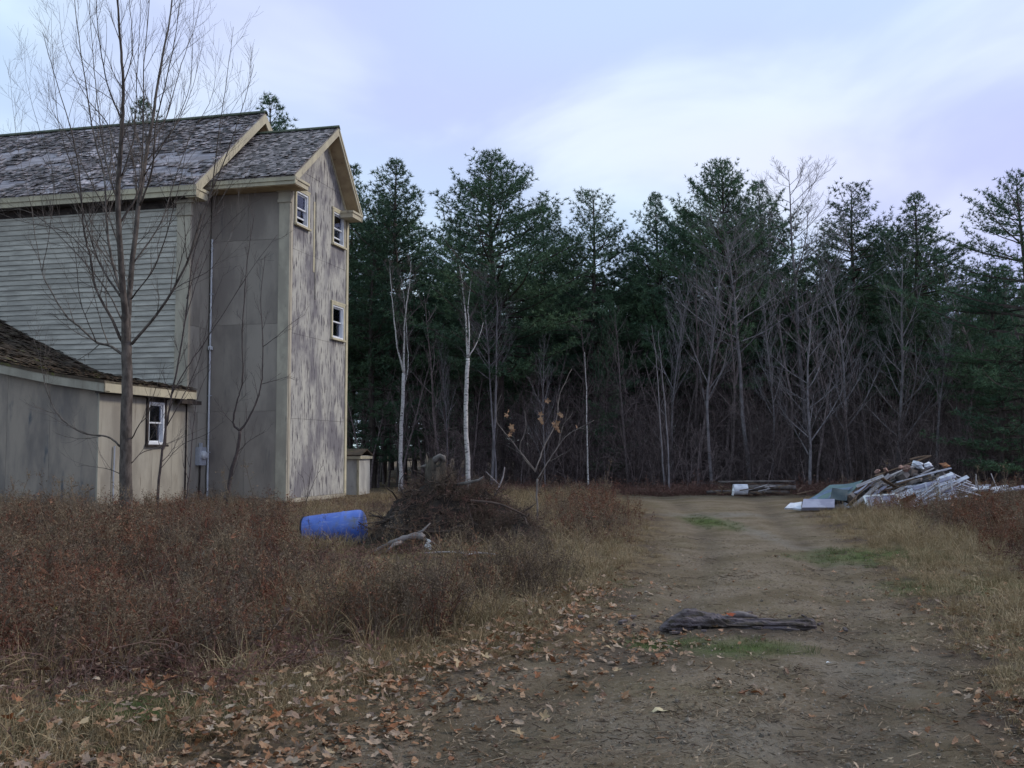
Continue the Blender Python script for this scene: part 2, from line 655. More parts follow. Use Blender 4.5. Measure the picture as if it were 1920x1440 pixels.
def panels(wall, axis, plane, th, cols, rows, m, holes=(), top=None, name='panel', gap=.0035):
    """sheets on a wall plane; axis 'y' = wall runs along x, 'x' = wall runs along y; th points outwards"""
    for i in range(len(cols) - 1):
        for j in range(len(rows) - 1):
            mb = MB()
            jit = R.uniform(0, .004) * (1 if th > 0 else -1)
            for (u0, u1, v0, v1) in rects_minus((cols[i] + gap, cols[i + 1] - gap, rows[j] + gap, rows[j + 1] - gap), holes):
                poly = [(u0, v0), (u1, v0), (u1, v1), (u0, v1)]
                for cpl in (top or ()):
                    poly = clip(poly, *cpl)
                    if len(poly) < 3: break
                if len(poly) < 3: continue
                if axis == 'y':
                    mb.prism([(p[0], plane, p[1]) for p in poly], (0, th + jit, 0))
                else:
                    mb.prism([(plane, p[0], p[1]) for p in poly], (th + jit, 0, 0))
            if mb.n: mb.build(name, m, wall)


def window(y0, y1, z0, z1, x, casing, sash, parent, open_low=True, sky_sheen=True, depth=.11):
    """double hung window on a wall that faces +x"""
    w = MB()
    cw = .075
    w.box(x + .002, x + .05, y0 - cw, y0, z0 - .03, z1 + cw)
    w.box(x + .002, x + .05, y1, y1 + cw, z0 - .03, z1 + cw)
    w.box(x + .002, x + .055, y0 - cw - .03, y1 + cw + .03, z1 + cw, z1 + cw + .05)
    w.box(x + .002, x + .05, y0, y1, z1, z1 + cw)
    w = w.build('window', casing, parent)
    s = MB()
    s.box(x - .08, x + .10, y0 - cw - .03, y1 + cw + .03, z0 - .085, z0 - .03)
    s.build('sill', casing, w)
    f = MB()
    for (a, b_) in ((y0, y0 + .05), (y1 - .05, y1)):
        f.box(x - depth, x + .03, a, b_, z0 - .03, z1)
    f.box(x - depth, x + .03, y0 + .05, y1 - .05, z1 - .05, z1)
    f.box(x - depth, x + .03, y0 + .05, y1 - .05, z0 - .03, z0 + .03)
    f.build('frame', sash, w)
    zm = (z0 + z1) / 2
    a0, a1 = y0 + .05, y1 - .05
    for k, (b0, b1, xo) in enumerate(((zm - .02, z1 - .05, -.02), (z0 + .03 + (.16 if open_low else 0), zm + .03 + (.13 if open_low else 0), -.06))):
        sb = MB()
        t = .04
        sb.box(x + xo - .035, x + xo, a0 + .002, a0 + t, b0, b1)
        sb.box(x + xo - .035, x + xo, a1 - t, a1 - .002, b0, b1)
        sb.box(x + xo - .035, x + xo, a0 + t, a1 - t, b0, b0 + t)
        sb.box(x + xo - .035, x + xo, a0 + t, a1 - t, b1 - t, b1)
        sb.build('sash', sash, w)
        MB().box(x + xo - .022, x + xo - .016, a0 + t, a1 - t, b0 + t, b1 - t).build('pane', M['glass'], w)
    if sky_sheen:
        MB().box(x - .075, x - .07, a0 + .03, a1 - .03, zm - .02, z1 - .08).build('sky_sheen', M['sky_sheen'], w)  # pale sheet added behind the glass in place of reflected sky
    return w


def shingles(name, parent, m, u0, u1, prof, du=.13, dv=.14, miss=None, wild=.3, thick=.012, seed=1, ymap=None):
    """prof: list of (y, z) from eave to ridge (running direction), shingles run along x"""
    rr = random.Random(seed)
    P = np.array(prof, float)
    seg = np.linalg.norm(np.diff(P, axis=0), axis=1)
    cum = np.concatenate([[0], np.cumsum(seg)])
    L = cum[-1]
    mb = MB()
    s = 0.0
    row = 0
    while s < L - .02:
        x = u0 + (row % 2) * du * .5
        while x < u1:
            w = du * rr.uniform(.6, 1.2)
            x1 = min(x + w, u1)
            sm_ = s + rr.uniform(-.015, .015)
            if not (miss and miss(x, s, L)) and x1 - x > .03:
                k = max(0, min(len(seg) - 1, int(np.searchsorted(cum, s + 1e-6) - 1)))
                t = (P[k + 1] - P[k]) / seg[k]
                nn = np.array([-t[1], t[0]])
                if nn[1] < 0: nn = -nn
                b0 = P[k] + t * (sm_ - cum[k])
                ln = min(dv * 1.7, L - s)
                lift = thick + (rr.uniform(.01, .06) if rr.random() < wild else rr.uniform(0, .008))
                lift2 = lift * rr.uniform(.4, 1)
                top = b0 + t * ln
                A = b0 + nn * (lift + .012)
                A2 = b0 + nn * (lift2 + .012)
                A_ = A - nn * thick
                A2_ = A2 - nn * thick
                Tt = top + nn * .008
                g = .004
                Vv = [(x + g, *A_), (x1 - g, *A2_), (x1 - g, *A2), (x + g, *A), (x1 - g, *Tt), (x + g, *Tt)]
                mb.add(Vv, [(0, 1, 2, 3), (3, 2, 4, 5), (0, 3, 5), (1, 4, 2)])
            x = x1
        s += dv * rr.uniform(.93, 1.07)
        row += 1
    o = mb.build(name, m, parent, kind='stuff')
    if ymap:
        me = o.data
        for v in me.vertices:
            v.co = ymap(v.co)
    return o


# main block -------------------------------------------------------------
MRY, MRZ = 2.42, 12.14       # ridge
MEY, MEZ = -1.42, 8.93       # front eave
MBY = 2 * MRY - MEY
wall = MB()
wall.box(BX, EX - .03, FY + .03, FY + .15, .25, 8.95)
wall.prism([(EX - .15, FY + .15, .25), (EX - .15, MBY - .5, .25), (EX - .15, MBY - .5, 8.9), (EX - .15, MRY, MRZ - .25), (EX - .15, FY + .15, 8.95)], (.12, 0, 0))
wall.box(BX, EX - .15, MBY - .62, MBY - .5, .25, 8.9)
wallo = wall.build('wall', M['towerside'], mill)
# clapboards, each one a board of its own
z = 2.9
nrow = 0
xs_all = [[-12.6, -9.3, -5.9, -2.885], [-12.6, -7.6, -4.2, -2.885], [-12.6, -8.4, -5.0, -2.885]]
while z < 8.42:
    xs = xs_all[nrow % 3]
    for i in range(3):
        a0, a1 = xs[i] + (R.uniform(-.3, .3) if i else 0), xs[i + 1]
        if i < 2: a1 = xs[i + 1] - .004
        a0 = xs[i] + .002
        mb = MB()
        y0 = FY + .03
        n_ = 4
        t_ = R.uniform(.0, .008)
        for q in range(n_):
            xa, xb = a0 + (a1 - a0) * q / n_, a0 + (a1 - a0) * (q + 1) / n_
            wa, wb = (R.uniform(-.006, .006) if 0 < q else 0), (R.uniform(-.006, .006) if q < n_ - 1 else 0)
            if q: wa = wprev
            wprev = wb
            mb.add([(xa, y0 - .034 - t_, z + wa), (xb, y0 - .034 - t_, z + wb), (xb, y0 - .002, z + wb), (xa, y0 - .002, z + wa),
                    (xa, y0 - .006, z + .15), (xb, y0 - .006, z + .15)],
                   [(0, 1, 5, 4), (3, 2, 1, 0)] + ([(0, 4, 3)] if q == 0 else []) + ([(1, 2, 5)] if q == n_ - 1 else []))
        mb.build('clapboard', M['clap'], wallo)
    z += .147
    nrow += 1
panels(wallo, 'x', EX - .03, .03, [FY + .02, -.5, -.012], [.25, 2.7, 5.1, 8.6], M['creampanel'])
# frieze, corner pilaster, capital
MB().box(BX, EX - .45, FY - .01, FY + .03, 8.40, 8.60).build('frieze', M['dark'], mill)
pil = MB().box(EX - .40, EX + .02, FY - .05, FY + .03, .3, 8.15).build('pilaster', M['trimgrey'], mill)
MB().box(EX - .44, EX + .06, FY - .09, FY + .029, 8.15, 8.24).box(EX - .42, EX + .04, FY - .07, FY + .028, 8.24, 8.5).box(EX - .47, EX + .09, FY - .12, FY + .027, 8.5, 8.58).build('capital', M['trimgrey'], pil)
# roof
RX = EX + .38


def slab(mb, x0, x1, prof, th=.07):
    for (p, q) in zip(prof[:-1], prof[1:]):
        mb.prism([(x0, p[0], p[1]), (x0, q[0], q[1]), (x0, q[0], q[1] - th), (x0, p[0], p[1] - th)], (x1 - x0, 0, 0))


roof = MB()
slab(roof, BX, RX - .03, [(MEY - .02, MEZ), (MRY, MRZ)])
slab(roof, BX, RX - .03, [(MRY, MRZ - .002), (MBY, MEZ)])
roofo = roof.build('roof', M['deck'], mill)


def miss_main(x, s, L):
    v = vnoise(x * 1.0 + s * .7, s * 2.2, 1.15, 4.4) + .35 * vnoise(x, s * 2.0, 4.2, 2.2) + .10 * math.sin(x * 1.3)
    edge = .19 + .26 * abs(s / L - .42) * 2
    return v > edge or R.random() < .03


shingles('shingles', roofo, M['shingle'], -12.5, RX - .02, [(MEY - .06, MEZ - .02), (MRY, MRZ)], miss=miss_main, wild=.55, seed=3)
MB().obox((BX / 2 + RX / 2, MRY - .06, MRZ + .03), (RX - BX + .04, .16, .035), Matrix.Rotation(.68, 3, 'X')).obox((BX / 2 + RX / 2, MRY + .07, MRZ + .03), (RX - BX + .04, .16, .03), Matrix.Rotation(-.68, 3, 'X')).build('ridge_cap', M['mossridge'], roofo)
# eave box: fascia, crown and soffit
MB().box(BX, RX - .02, MEY, MEY + .03, 8.62, 8.91).box(BX, RX - .02, MEY - .035, MEY - .001, 8.76, 8.90).build('fascia', M['cream'], mill)
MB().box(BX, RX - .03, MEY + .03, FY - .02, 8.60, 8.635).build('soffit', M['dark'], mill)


def rake(x, prof, w, th, m, parent, inset=.02, name='rake_board'):
    mb = MB()
    for (p, q) in zip(prof[:-1], prof[1:]):
        mb.prism([(x, p[0], p[1] - inset), (x, q[0], q[1] - inset), (x, q[0], q[1] - inset - w), (x, p[0], p[1] - inset - w)], (th, 0, 0))
    return mb.build(name, m, parent)


rake(RX - .03, [(MEY - .02, MEZ), (MRY, MRZ)], .30, .035, M['cream'], mill)
rake(RX - .03, [(MRY, MRZ), (MBY, MEZ)], .30, .035, M['cream'], mill)
rake(EX + .001, [(FY, MEZ + .22), (MRY, MRZ - .13)], .3, .03, M['cream'], mill, name='gable_frieze')
mb = MB()
slab(mb, EX, RX - .032, [(MEY + .05, MEZ - .08), (MRY, MRZ - .19), (MBY - .1, MEZ - .13)], .02)
mb.build('soffit', M['soffit'], mill)
MB().box(EX + .021, RX - .01, MEY + .032, FY + .22, 8.58, 8.78).box(EX + .021, RX + .02, MEY + .002, FY + .25, 8.78, 8.86).build('cornice_return', M['cream'], mill)

# tower -----------------------------------------------------------------
TRY, TRZ = 2.22, 11.41
TEY, TEZ = -.62, 9.22
TBY, TBZ = 4.10, 9.15
TW = 4.03
sf = (TRZ - TEZ) / (TRY - TEY)
sb_ = (TRZ - TBZ) / (TBY - TRY)
topcl = [(-sf, 1, TRZ - sf * TRY - .09), (sb_, 1, TRZ + sb_ * TRY - .09)]
tw = MB()
tw.box(EX, -.12, .02, .12, .2, 9.1)
tw.box(EX, -.12, TW - .12, TW, .2, 9.1)
winspec = [(.32, 1.08, 8.09, 9.05), (2.86, 3.66, 8.03, 9.03), (2.86, 3.70, 5.10, 6.13)]
for (u0, u1, v0, v1) in rects_minus((.121, TW - .121, .2, 11.4), [(a, b_, c, d) for a, b_, c, d in winspec]):
    poly = [(u0, v0), (u1, v0), (u1, v1), (u0, v1)]
    for cpl in topcl: poly = clip(poly, *cpl)
    if len(poly) > 2: tw.prism([(-.12, p[0], p[1]) for p in poly], (.085, 0, 0))
two = tw.build('wall', M['towerside'], mill)
panels(two, 'y', .02, -.02, [EX + .02, -1.30, -.31], [.32, 2.75, 5.2, 7.6, 8.95], M['towerside'])
panels(two, 'x', -.035, .035, [.14, 1.36, 2.62, 3.90], [.32, 2.55, 4.95, 7.35, 9.7, 11.4], M['gable'], holes=winspec, top=topcl)
# corner boards
pil = MB().box(-.32, .012, -.035, .019, .25, 8.62).build('pilaster', M['trimgrey'], mill)
MB().box(-.36, .05, -.075, .018, 8.62, 8.70).box(-.34, .03, -.055, .017, 8.70, 8.92).box(-.38, .08, -.10, .016, 8.92, 9.0).build('capital', M['trimgrey'], pil)
MB().box(-.034, .028, .0191, .135, .25, 9.1).build('corner_board', M['trimgrey'], mill)
MB().box(-.034, .03, 3.905, TW + .02, .25, 9.15).build('corner_board', M['creamtrimwin'], mill)
MB().box(-.03, .035, .136, 3.904, .2, .315).build('base_trim', M['trimgrey'], mill)
MB().box(EX, -.02, .0, .3, -.3, .24).box(-.3, -.02, .301, TW, -.3, .198).box(BX, EX - .001, FY + .04, FY + .3, -.3, .245).build('foundation', M['stone'], mill)
TX = .46
roof = MB()
slab(roof, EX + .02, TX - .03, [(TEY - .02, TEZ), (TRY, TRZ)])
slab(roof, EX + .02, TX - .03, [(TRY, TRZ - .002), (TBY, TBZ)])
roofo = roof.build('roof', M['shingle'], mill)
shingles('shingles', roofo, M['shingle2'], EX + .02, TX - .01, [(TEY - .06, TEZ - .02), (TRY, TRZ)], wild=.22, seed=5, dv=.125, miss=lambda x, s, L: R.random() < .015)
shingles('shingles', roofo, M['shingle2'], EX + .02, TX - .01, [(TBY + .05, TBZ - .04), (TRY, TRZ)], wild=.2, seed=6)
MB().obox((EX / 2 + TX / 2, TRY - .05, TRZ + .03), (TX - EX, .14, .03), Matrix.Rotation(.66, 3, 'X')).obox((EX / 2 + TX / 2, TRY + .06, TRZ + .03), (TX - EX, .14, .03), Matrix.Rotation(-.87, 3, 'X')).build('ridge_cap', M['mossridge'], roofo)
MB().box(EX + .02, TX - .02, TEY, TEY + .03, 8.97, 9.19).box(EX + .02, TX - .02, TEY - .035, TEY - .001, 9.07, 9.18).build('fascia', M['cream'], mill)
MB().box(EX + .02, TX - .03, TEY + .03, -.02, 8.95, 8.985).build('soffit', M['soffit'], mill)
rake(TX - .03, [(TEY - .02, TEZ), (TRY, TRZ)], .22, .035, M['cream'], mill)
rake(TX - .03, [(TRY, TRZ), (TBY, TBZ)], .22, .035, M['cream'], mill)
rake(TX + .006, [(TRY, TRZ), (TBY, TBZ)], .09, .02, M['cream'], mill, name='crown_moulding')
rake(.004, [(0.14, 9.8 - .07), (TRY, TRZ - .10), (3.9, 9.29)], .17, .03, M['creamtrimwin'], mill, name='gable_frieze')
mb = MB()
slab(mb, .0, TX - .032, [(TEY + .05, TEZ - .07), (TRY, TRZ - .18), (TBY - .03, TBZ - .12)], .02)
mb.build('soffit', M['soffit'], mill)
MB().box(.03, TX - .01, TEY + .032, .20, 8.97, 9.1).box(.03, TX + .02, TEY + .002, .23, 9.1, 9.17).build('cornice_return', M['cream'], mill)
MB().box(.031, TX - .01, 3.35, TBY - .02, 8.93, 9.07).box(.031, TX + .02, 3.32, TBY + .01, 9.07, 9.14).build('cornice_return', M['cream'], mill)
for k, (a, b_, c, d) in enumerate(winspec):
    window(a + .001, b_ - .001, c + .031, d - .001, 0, M['creamtrimwin'], M['white'], mill, open_low=k < 2, sky_sheen=k < 2)
# battens between the upper windows
MB().box(.006, .018, 1.60, 1.69, 6.1, 9.3).build('batten', M['stone'], mill)
MB().box(.006, .016, 1.50, 1.585, 6.9, 9.0).build('batten', M['creamtrimwin'], mill)

# conduit, insulator, meter ------------------------------------------------
c = MB()
c.tube([(EX + .075, -.045, .1), (EX + .075, -.045, 1.15), (EX + .075, -.045, 7.68)], .028, 8)
co = c.build('conduit', M['conduit'], mill)
MB().obox((EX + .10, -.07, 4.55), (.12, .06, .1)).tube([(EX + .1, -.09, 4.55), (EX + .17, -.16, 4.53)], .035, 8).build('bracket', M['conduit'], co)
for zz in (1.6, 3.2, 6.1, 7.4):
    MB().obox((EX + .075, -.03, zz), (.10, .055, .03)).build('strap', M['metal'], co)
m_ = MB().box(EX + .002, EX + .14, -.58, -.24, 1.24, 1.74).box(EX + .03, EX + .10, -.45, -.37, 1.74, 1.86).build('electric_meter', M['metal'], mill)
MB().tube([(EX + .142, -.41, 1.52), (EX + .20, -.41, 1.52), (EX + .25, -.41, 1.52)], [.12, .12, .07], 14).build('dial', M['conduit'], m_)
MB().tube([(EX + .05, -.41, 1.24), (EX + .05, -.41, .9), (EX + .03, -.43, .1)], .022, 7).build('conduit', M['dark'], m_)

# low side wing ------------------------------------------------------------
WF = -4.81
WP = [(-2.20, 3.30), (-3.6, 3.5), (-5.14, 3.80), (-6.27, 4.29), (-7.53, 4.86), (-8.64, 5.43), (-12.6, 7.4)]


def wz(x): return float(np.interp(-x, [-p[0] for p in WP], [p[1] for p in WP]))


wg = MB()
wwin = (-2.86, -2.14, 1.80, 2.90)
for (u0, u1, v0, v1) in rects_minus((WF + .16, FY, .2, 3.02), [wwin]):
    wg.prism([(EX - .14, u0, v0), (EX - .14, u1, v0), (EX - .14, u1, v1), (EX - .14, u0, v1)], (.11, 0, 0))
wg.prism([(-12.6, WF + .03, .2), (EX - .03, WF + .03, .2), (EX - .03, WF + .03, 3.02), (-3.6, WF + .03, 3.25), (-5.14, WF + .03, 3.5), (-8.64, WF + .03, 5.1), (-12.6, WF + .03, 7.0)], (0, .12, 0))
wgo = wg.build('wall', M['shadepanel'], mill)
topw = [(-(3.25 - 3.5) / (-3.6 + 5.14) * -1 * -1, 1, 9)]
cols = [-12.3, -11.1, -9.9, -8.7, -7.5, -6.28, -5.06, -3.84, EX - .032]
for i in range(len(cols) - 1):
    a0, a1 = cols[i] + .003, cols[i + 1] - .003
    MB().prism([(a0, WF, .35), (a1, WF, .35), (a1, WF, wz(a1) - .3), (a0, WF, wz(a0) - .3)], (0, .03, 0)).build('panel', M['shadepanel'], wgo)
panels(wgo, 'x', EX - .03, .03, [WF + .004, -3.86, -2.62, -1.72, FY - .06], [.22, 3.02], M['creampanel'], holes=[wwin])
MB().box(EX - .029, EX + .012, WF - .014, WF + .10, .2, 3.0).build('corner_board', M['creampanel'], mill)
window(wwin[0] + .001, wwin[1] - .001, wwin[2] + .031, wwin[3] - .001, EX, M['dark'], M['white'], mill, open_low=False, sky_sheen=False)
MB().box(EX + .002, EX + .05, FY - .065, FY - .055, .3, 3.0).build('corner_strip', M['dark'], mill)
# wing roof: courses run along y, profile along x (built with swapped axes)
wr = MB()
for (p, q) in zip(WP[:-1], WP[1:]):
    wr.prism([(p[0], WF - .22, p[1]), (q[0], WF - .22, q[1]), (q[0], WF - .22, q[1] - .07), (p[0], WF - .22, p[1] - .07)], (0, FY - WF + .22, 0))
wro = wr.build('roof', M['wingshingle'], mill)


def sag(co):      # swaps the shingle run onto the wing's axes
    x, y, z_ = co
    return Vector((-y, x, z_ + .0))


shingles('shingles', wro, M['wingshingle'], WF - .25, FY - .01, [(-p[0] - (.05 if k == 0 else 0), p[1]) for k, p in enumerate(WP)], wild=.35, seed=9, ymap=sag,
         miss=lambda x, s, L: R.random() < .05)
fr = MB()
for (p, q) in zip(WP[:-1], WP[1:]):
    fr.prism([(p[0], WF - .2, p[1] - .01), (q[0], WF - .2, q[1] - .01), (q[0], WF - .2, q[1] - .28), (p[0], WF - .2, p[1] - .28)], (0, .03, 0))
fr.build('rake_board', M['creampanel'], mill)
sf2 = MB()
for (p, q) in zip(WP[:-1], WP[1:]):
    sf2.prism([(p[0], WF - .17, p[1] - .25), (q[0], WF - .17, q[1] - .25), (q[0], WF - .17, q[1] - .27), (p[0], WF - .17, p[1] - .27)], (0, .165, 0))
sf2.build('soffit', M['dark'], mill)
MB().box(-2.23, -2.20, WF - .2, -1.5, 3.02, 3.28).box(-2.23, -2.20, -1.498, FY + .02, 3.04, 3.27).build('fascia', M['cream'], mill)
MB().box(EX, -2.232, WF - .17, FY + .02, 3.0, 3.04).build('soffit', M['dark'], mill)  # dark board added as the shadow under the wing eave
MB().box(-2.35, -2.19, -1.75, FY + .25, 2.90, 3.0).build('broken_gutter', M['dark'], mill)
MB().tube([(EX + .05, -4.25, .2), (EX + .05, -4.27, .9), (EX + .05, -4.25, 1.75)], .02, 6).build('pipe', M['metal'], mill)

# small pale shed box behind the tower
sh = empty('shed', (-5.52, 37.0, gh(-5.52, 37.0).item()), -.15, label='small pale shed with low pitched roof behind the tall tower wall', cat='shed')
MB().box(-1.2, 0, 0, 1.4, 0, 1.42).build('wall', M['whiteboard'], sh)
MB().prism([(-1.3, -.12, 1.40), (.1, -.12, 1.40), (.1, .7, 1.62), (-1.3, .7, 1.62)], (0, 0, .05)).prism([(-1.3, 1.5, 1.40), (.1, 1.5, 1.40), (.1, .702, 1.62), (-1.3, .702, 1.62)], (0, 0, .05)).build('roof', M['wingshingle'], sh)
MB().box(-1.28, .08, -.11, -.08, 1.30, 1.40).box(.06, .09, -.078, 1.45, 1.30, 1.40).build('trim', M['cream'], sh)
MB().box(-.06, .02, -.03, -.002, .02, 1.298).build('corner_board', M['creamtrimwin'], sh)


# ------------------------------------------------------------------ trees
def bend(P, n):
    """resample a polyline with n points per segment, Catmull-Rom"""
    P = [np.array(p, float) for p in P]
    P = [2 * P[0] - P[1]] + P + [2 * P[-1] - P[-2]]
    out = []
    for i in range(1, len(P) - 2):
        p0, p1, p2, p3 = P[i - 1:i + 3]
        for k in range(n):
            t = k / n
            out.append(.5 * ((2 * p1) + (-p0 + p2) * t + (2 * p0 - 5 * p1 + 4 * p2 - p3) * t * t + (-p0 + 3 * p1 - 3 * p2 + p3) * t ** 3))
    out.append(P[-2])
    return np.array(out)


def shoots(mb, P, r, rr, n, L, ang=(25, 45), lev=2, k=3, up=.35, t0=.15, rmin=.0016, droop=0.):
    """side shoots on a branch P with radii r"""
    m = len(P)
    for i in range(n):
        t = t0 + (1 - t0) * (i + rr.random()) / n
        f = t * (m - 1)
        j = min(int(f), m - 2)
        p = P[j] + (P[j + 1] - P[j]) * (f - j)
        d = nrm(P[j + 1] - P[j])
        a = math.radians(rr.uniform(*ang))
        rnd = np.array([rr.gauss(0, 1), rr.gauss(0, 1), rr.gauss(0, 1)])
        s = nrm(np.cross(d, rnd))
        dr = nrm(d * math.cos(a) + s * math.sin(a))
        ln = L * (1.15 - .7 * t) * rr.uniform(.5, 1.2)
        ns = 4
        Q = [p]
        for q in range(ns):
            dr = nrm(dr + np.array([0, 0, up * .25 - droop]) + .10 * np.array([rr.gauss(0, 1), rr.gauss(0, 1), rr.gauss(0, 1)]))
            Q.append(Q[-1] + dr * ln / ns)
        Q = np.array(Q)
        r0 = max(rmin, min(r[j] * .55, .012 * ln ** .8))
        rq = np.linspace(r0, max(rmin * .7, r0 * .25), ns + 1)
        mb.tube(Q, rq, k, cap=False)
        if lev > 1:
            shoots(mb, Q, rq, rr, max(2, int(n * (.5 if n > 8 else .35))), L * .42, ang, lev - 1, 3, up, .25, rmin)


def bare_mesh(name, H, seed, m, r0=None, fork=.3, nb=14, spread=.35, L=.38, levels=3, dens=7, k0=7, thin=.004, lean=0.):
    """a leafless tree of height H standing at the origin"""
    rr = random.Random(seed)
    mb = MB()
    r0 = r0 or H * .011
    n = 14
    P = [np.array([0, 0, -.15])]
    d = np.array([rr.gauss(0, .03) + lean, rr.gauss(0, .03), 1.])
    for i in range(n):
        d = nrm(d + np.array([rr.gauss(0, .035), rr.gauss(0, .035), .04]))
        P.append(P[-1] + d * (H + .15) / n)
    P = np.array(P)
    rt = r0 * (1 - np.linspace(0, 1, n + 1)) ** .8 + thin
    rt[0] *= 1.25
    mb.tube(P, rt, k0)
    for i in range(nb):
        t = fork + (1 - fork) * (i + rr.random() * .8) / nb
        f = min(t, .97) * n
        j = min(int(f), n - 1)
        p = P[j] + (P[j + 1] - P[j]) * (f - j)
        az = i * 2.4 + rr.gauss(0, .4)
        el = math.radians(rr.uniform(38, 62))
        ln = H * L * (1.1 - .75 * (t - fork) / (1 - fork)) * rr.uniform(.65, 1.1)
        dr = np.array([math.cos(az) * math.cos(el) * (spread / .35), math.sin(az) * math.cos(el) * (spread / .35), math.sin(el)])
        dr = nrm(dr)
        Q = [p]
        for q in range(6):
            dr = nrm(dr + np.array([0, 0, .09]) + .06 * np.array([rr.gauss(0, 1), rr.gauss(0, 1), rr.gauss(0, 1)]))
            Q.append(Q[-1] + dr * ln / 6)
        Q = np.array(Q)
        rb = max(thin, min(rt[j] * .55, ln * .011))
        rq = np.linspace(rb, thin * .8, 7)
        mb.tube(Q, rq, 4, cap=False)
        shoots(mb, Q, rq, rr, dens, ln * .42, (22, 42), levels - 1, 3, .4, .2, thin * .6)
    return mb.mesh(name, m)


def pine_parts(H, cb, Rm, seed, gaps=0., top=1., dens=1., nblade=12, dead=14, point=.62):
    """trunk mesh and crown mesh of a white pine standing at the origin"""
    rr = random.Random(seed)
    nr = np.random.default_rng(seed)
    tb, cr = MB(), MB()
    lx, ly = rr.gauss(0, .012), rr.gauss(0, .012)
    zs = np.linspace(-.2, H, 12)
    TP = np.stack([lx * zs + .12 * np.sin(zs * .5 + seed), ly * zs + .1 * np.cos(zs * .45 + seed), zs], 1)
    tb.tube(TP, H * .0135 * (1 - (zs + .2) / (H + .2)) ** .85 + .015, 8)

    def tp(z): return np.array([np.interp(z, zs, TP[:, 0]), np.interp(z, zs, TP[:, 1]), z])

    for i in range(dead):      # dead stubs under the crown
        z = rr.uniform(.12, max(cb, .2)) * H
        az = rr.uniform(0, 2 * PI)
        l = rr.uniform(.5, 1.8)
        p = tp(z)
        dr = np.array([math.cos(az), math.sin(az), rr.uniform(-.15, .15)])
        tb.tube([p, p + dr * l * .5, p + dr * l + np.array([0, 0, .1])], [.03, .02, .008], 3, cap=False)
    TUP, TUD = [], []
    z = cb * H
    az0 = rr.random() * 6
    side = [rr.uniform(.6, 1.15) for _ in range(8)]
    while z < H - .15:
        t = (z - cb * H) / (H - cb * H)
        nb = 8 if t < .8 else 5
        az0 += rr.uniform(.5, 1.2)
        pr = min(1, (1 - t) / point) ** .85 * min(1, .72 + t * 1.6) * top
        for i in range(nb):
            az = az0 + i * 2 * PI / nb + rr.gauss(0, .18)
            if rr.random() < gaps: continue
            sd = side[int((az % (2 * PI)) / (2 * PI) * 8) % 8]
            ln = max(.25, Rm * pr * rr.uniform(.45, 1.15) * sd + .15)
            el = -.02 + .85 * t ** 1.5 + rr.gauss(0, .12)
            dr = np.array([math.cos(az) * math.cos(el), math.sin(az) * math.cos(el), math.sin(el)])
            P = [tp(z)]
            ns = 6
            for q in range(ns):
                dr = nrm(dr + np.array([0, 0, -.04 if q < 2 else .11]) + .04 * nr.standard_normal(3))
                P.append(P[-1] + dr * ln / ns)
            P = np.array(P)
            cr_r = np.linspace(.012 + .011 * ln, .006, ns + 1)
            tb.tube(P, cr_r, 3, cap=False)
            # side sprays lying in a flat fan
            nsp = max(3, int(ln * 4.6 * dens))
            for s in range(nsp):
                tt = .22 + .78 * (s + rr.random()) / nsp
                f = tt * ns
                j = min(int(f), ns - 1)
                p = P[j] + (P[j + 1] - P[j]) * (f - j)
                d = nrm(P[j + 1] - P[j])
                sdv = nrm(np.cross(d, [0, 0, 1])) * (1 if s % 2 else -1)
                sl = min(1.1, ln * .42) * (1.12 - .75 * tt) * rr.uniform(.6, 1.2) + .10
                dd_ = nrm(d * .75 + sdv * .75 + np.array([0, 0, rr.uniform(-.02, .16 + .3 * t)]))
                e = p + dd_ * sl
                nt = max(1, int(sl / .17))
                for q in range(nt):
                    u = (q + 1) / nt
                    TUP.append(p + dd_ * sl * u + nr.standard_normal(3) * [.06, .06, .03])
                    TUD.append(nrm(dd_ + np.array([0, 0, .45])))
            TUP.append(P[-1])
            TUD.append(nrm(dr + np.array([0, 0, .3])))
        z += rr.uniform(.36, .56) * (1 if t < .75 else .55)
    TUP, TUD = np.array(TUP), np.array(TUD)
    n = len(TUP)
    D = nrm(TUD[:, None, :] * .75 + .75 * nr.standard_normal((n, nblade, 3)))
    Ln = nr.uniform(.12, .23, (n, nblade, 1))
    Sd = nrm(np.cross(D, nr.standard_normal((n, nblade, 3))))
    Wd = nr.uniform(.011, .021, (n, nblade, 1))
    B0 = TUP[:, None, :] + D * .01
    T = np.stack([B0 - Sd * Wd, B0 + Sd * Wd, B0 + D * Ln], 2).reshape(-1, 3, 3)
    cr.tris(T)
    return tb.mesh('trunk', M['pinebark']), cr.mesh('crown', M['needle'])


def put(name, me, loc, rz=0, scale=1, parent=None, **k):
    o = bpy.data.objects.new(name, me)
    COL.objects.link(o)
    if parent is not None: o.parent = parent
    o.location = loc
    o.rotation_euler = (0, 0, rz)
    o.scale = (scale,) * 3 if isinstance(scale, (int, float)) else scale
    return tag(o, **k)


PH = 16.0
PINES = {
    'broad': pine_parts(PH, .34, 5.0, 1, .08, dens=1.0, point=.55),
    'cone': pine_parts(PH, .32, 4.1, 2, .12, dens=1.05, point=.75),
    'open': pine_parts(PH, .42, 3.6, 3, .26, dens=1.0, point=.5),
    'tall': pine_parts(PH, .34, 4.4, 4, .14, dens=1.0, point=.7),
    'low': pine_parts(PH * .8, .10, 3.6, 5, .25, dens=.8, point=.9),
    'ragged': pine_parts(PH, .30, 5.4, 6, .45, dens=1.0, point=.6),
}


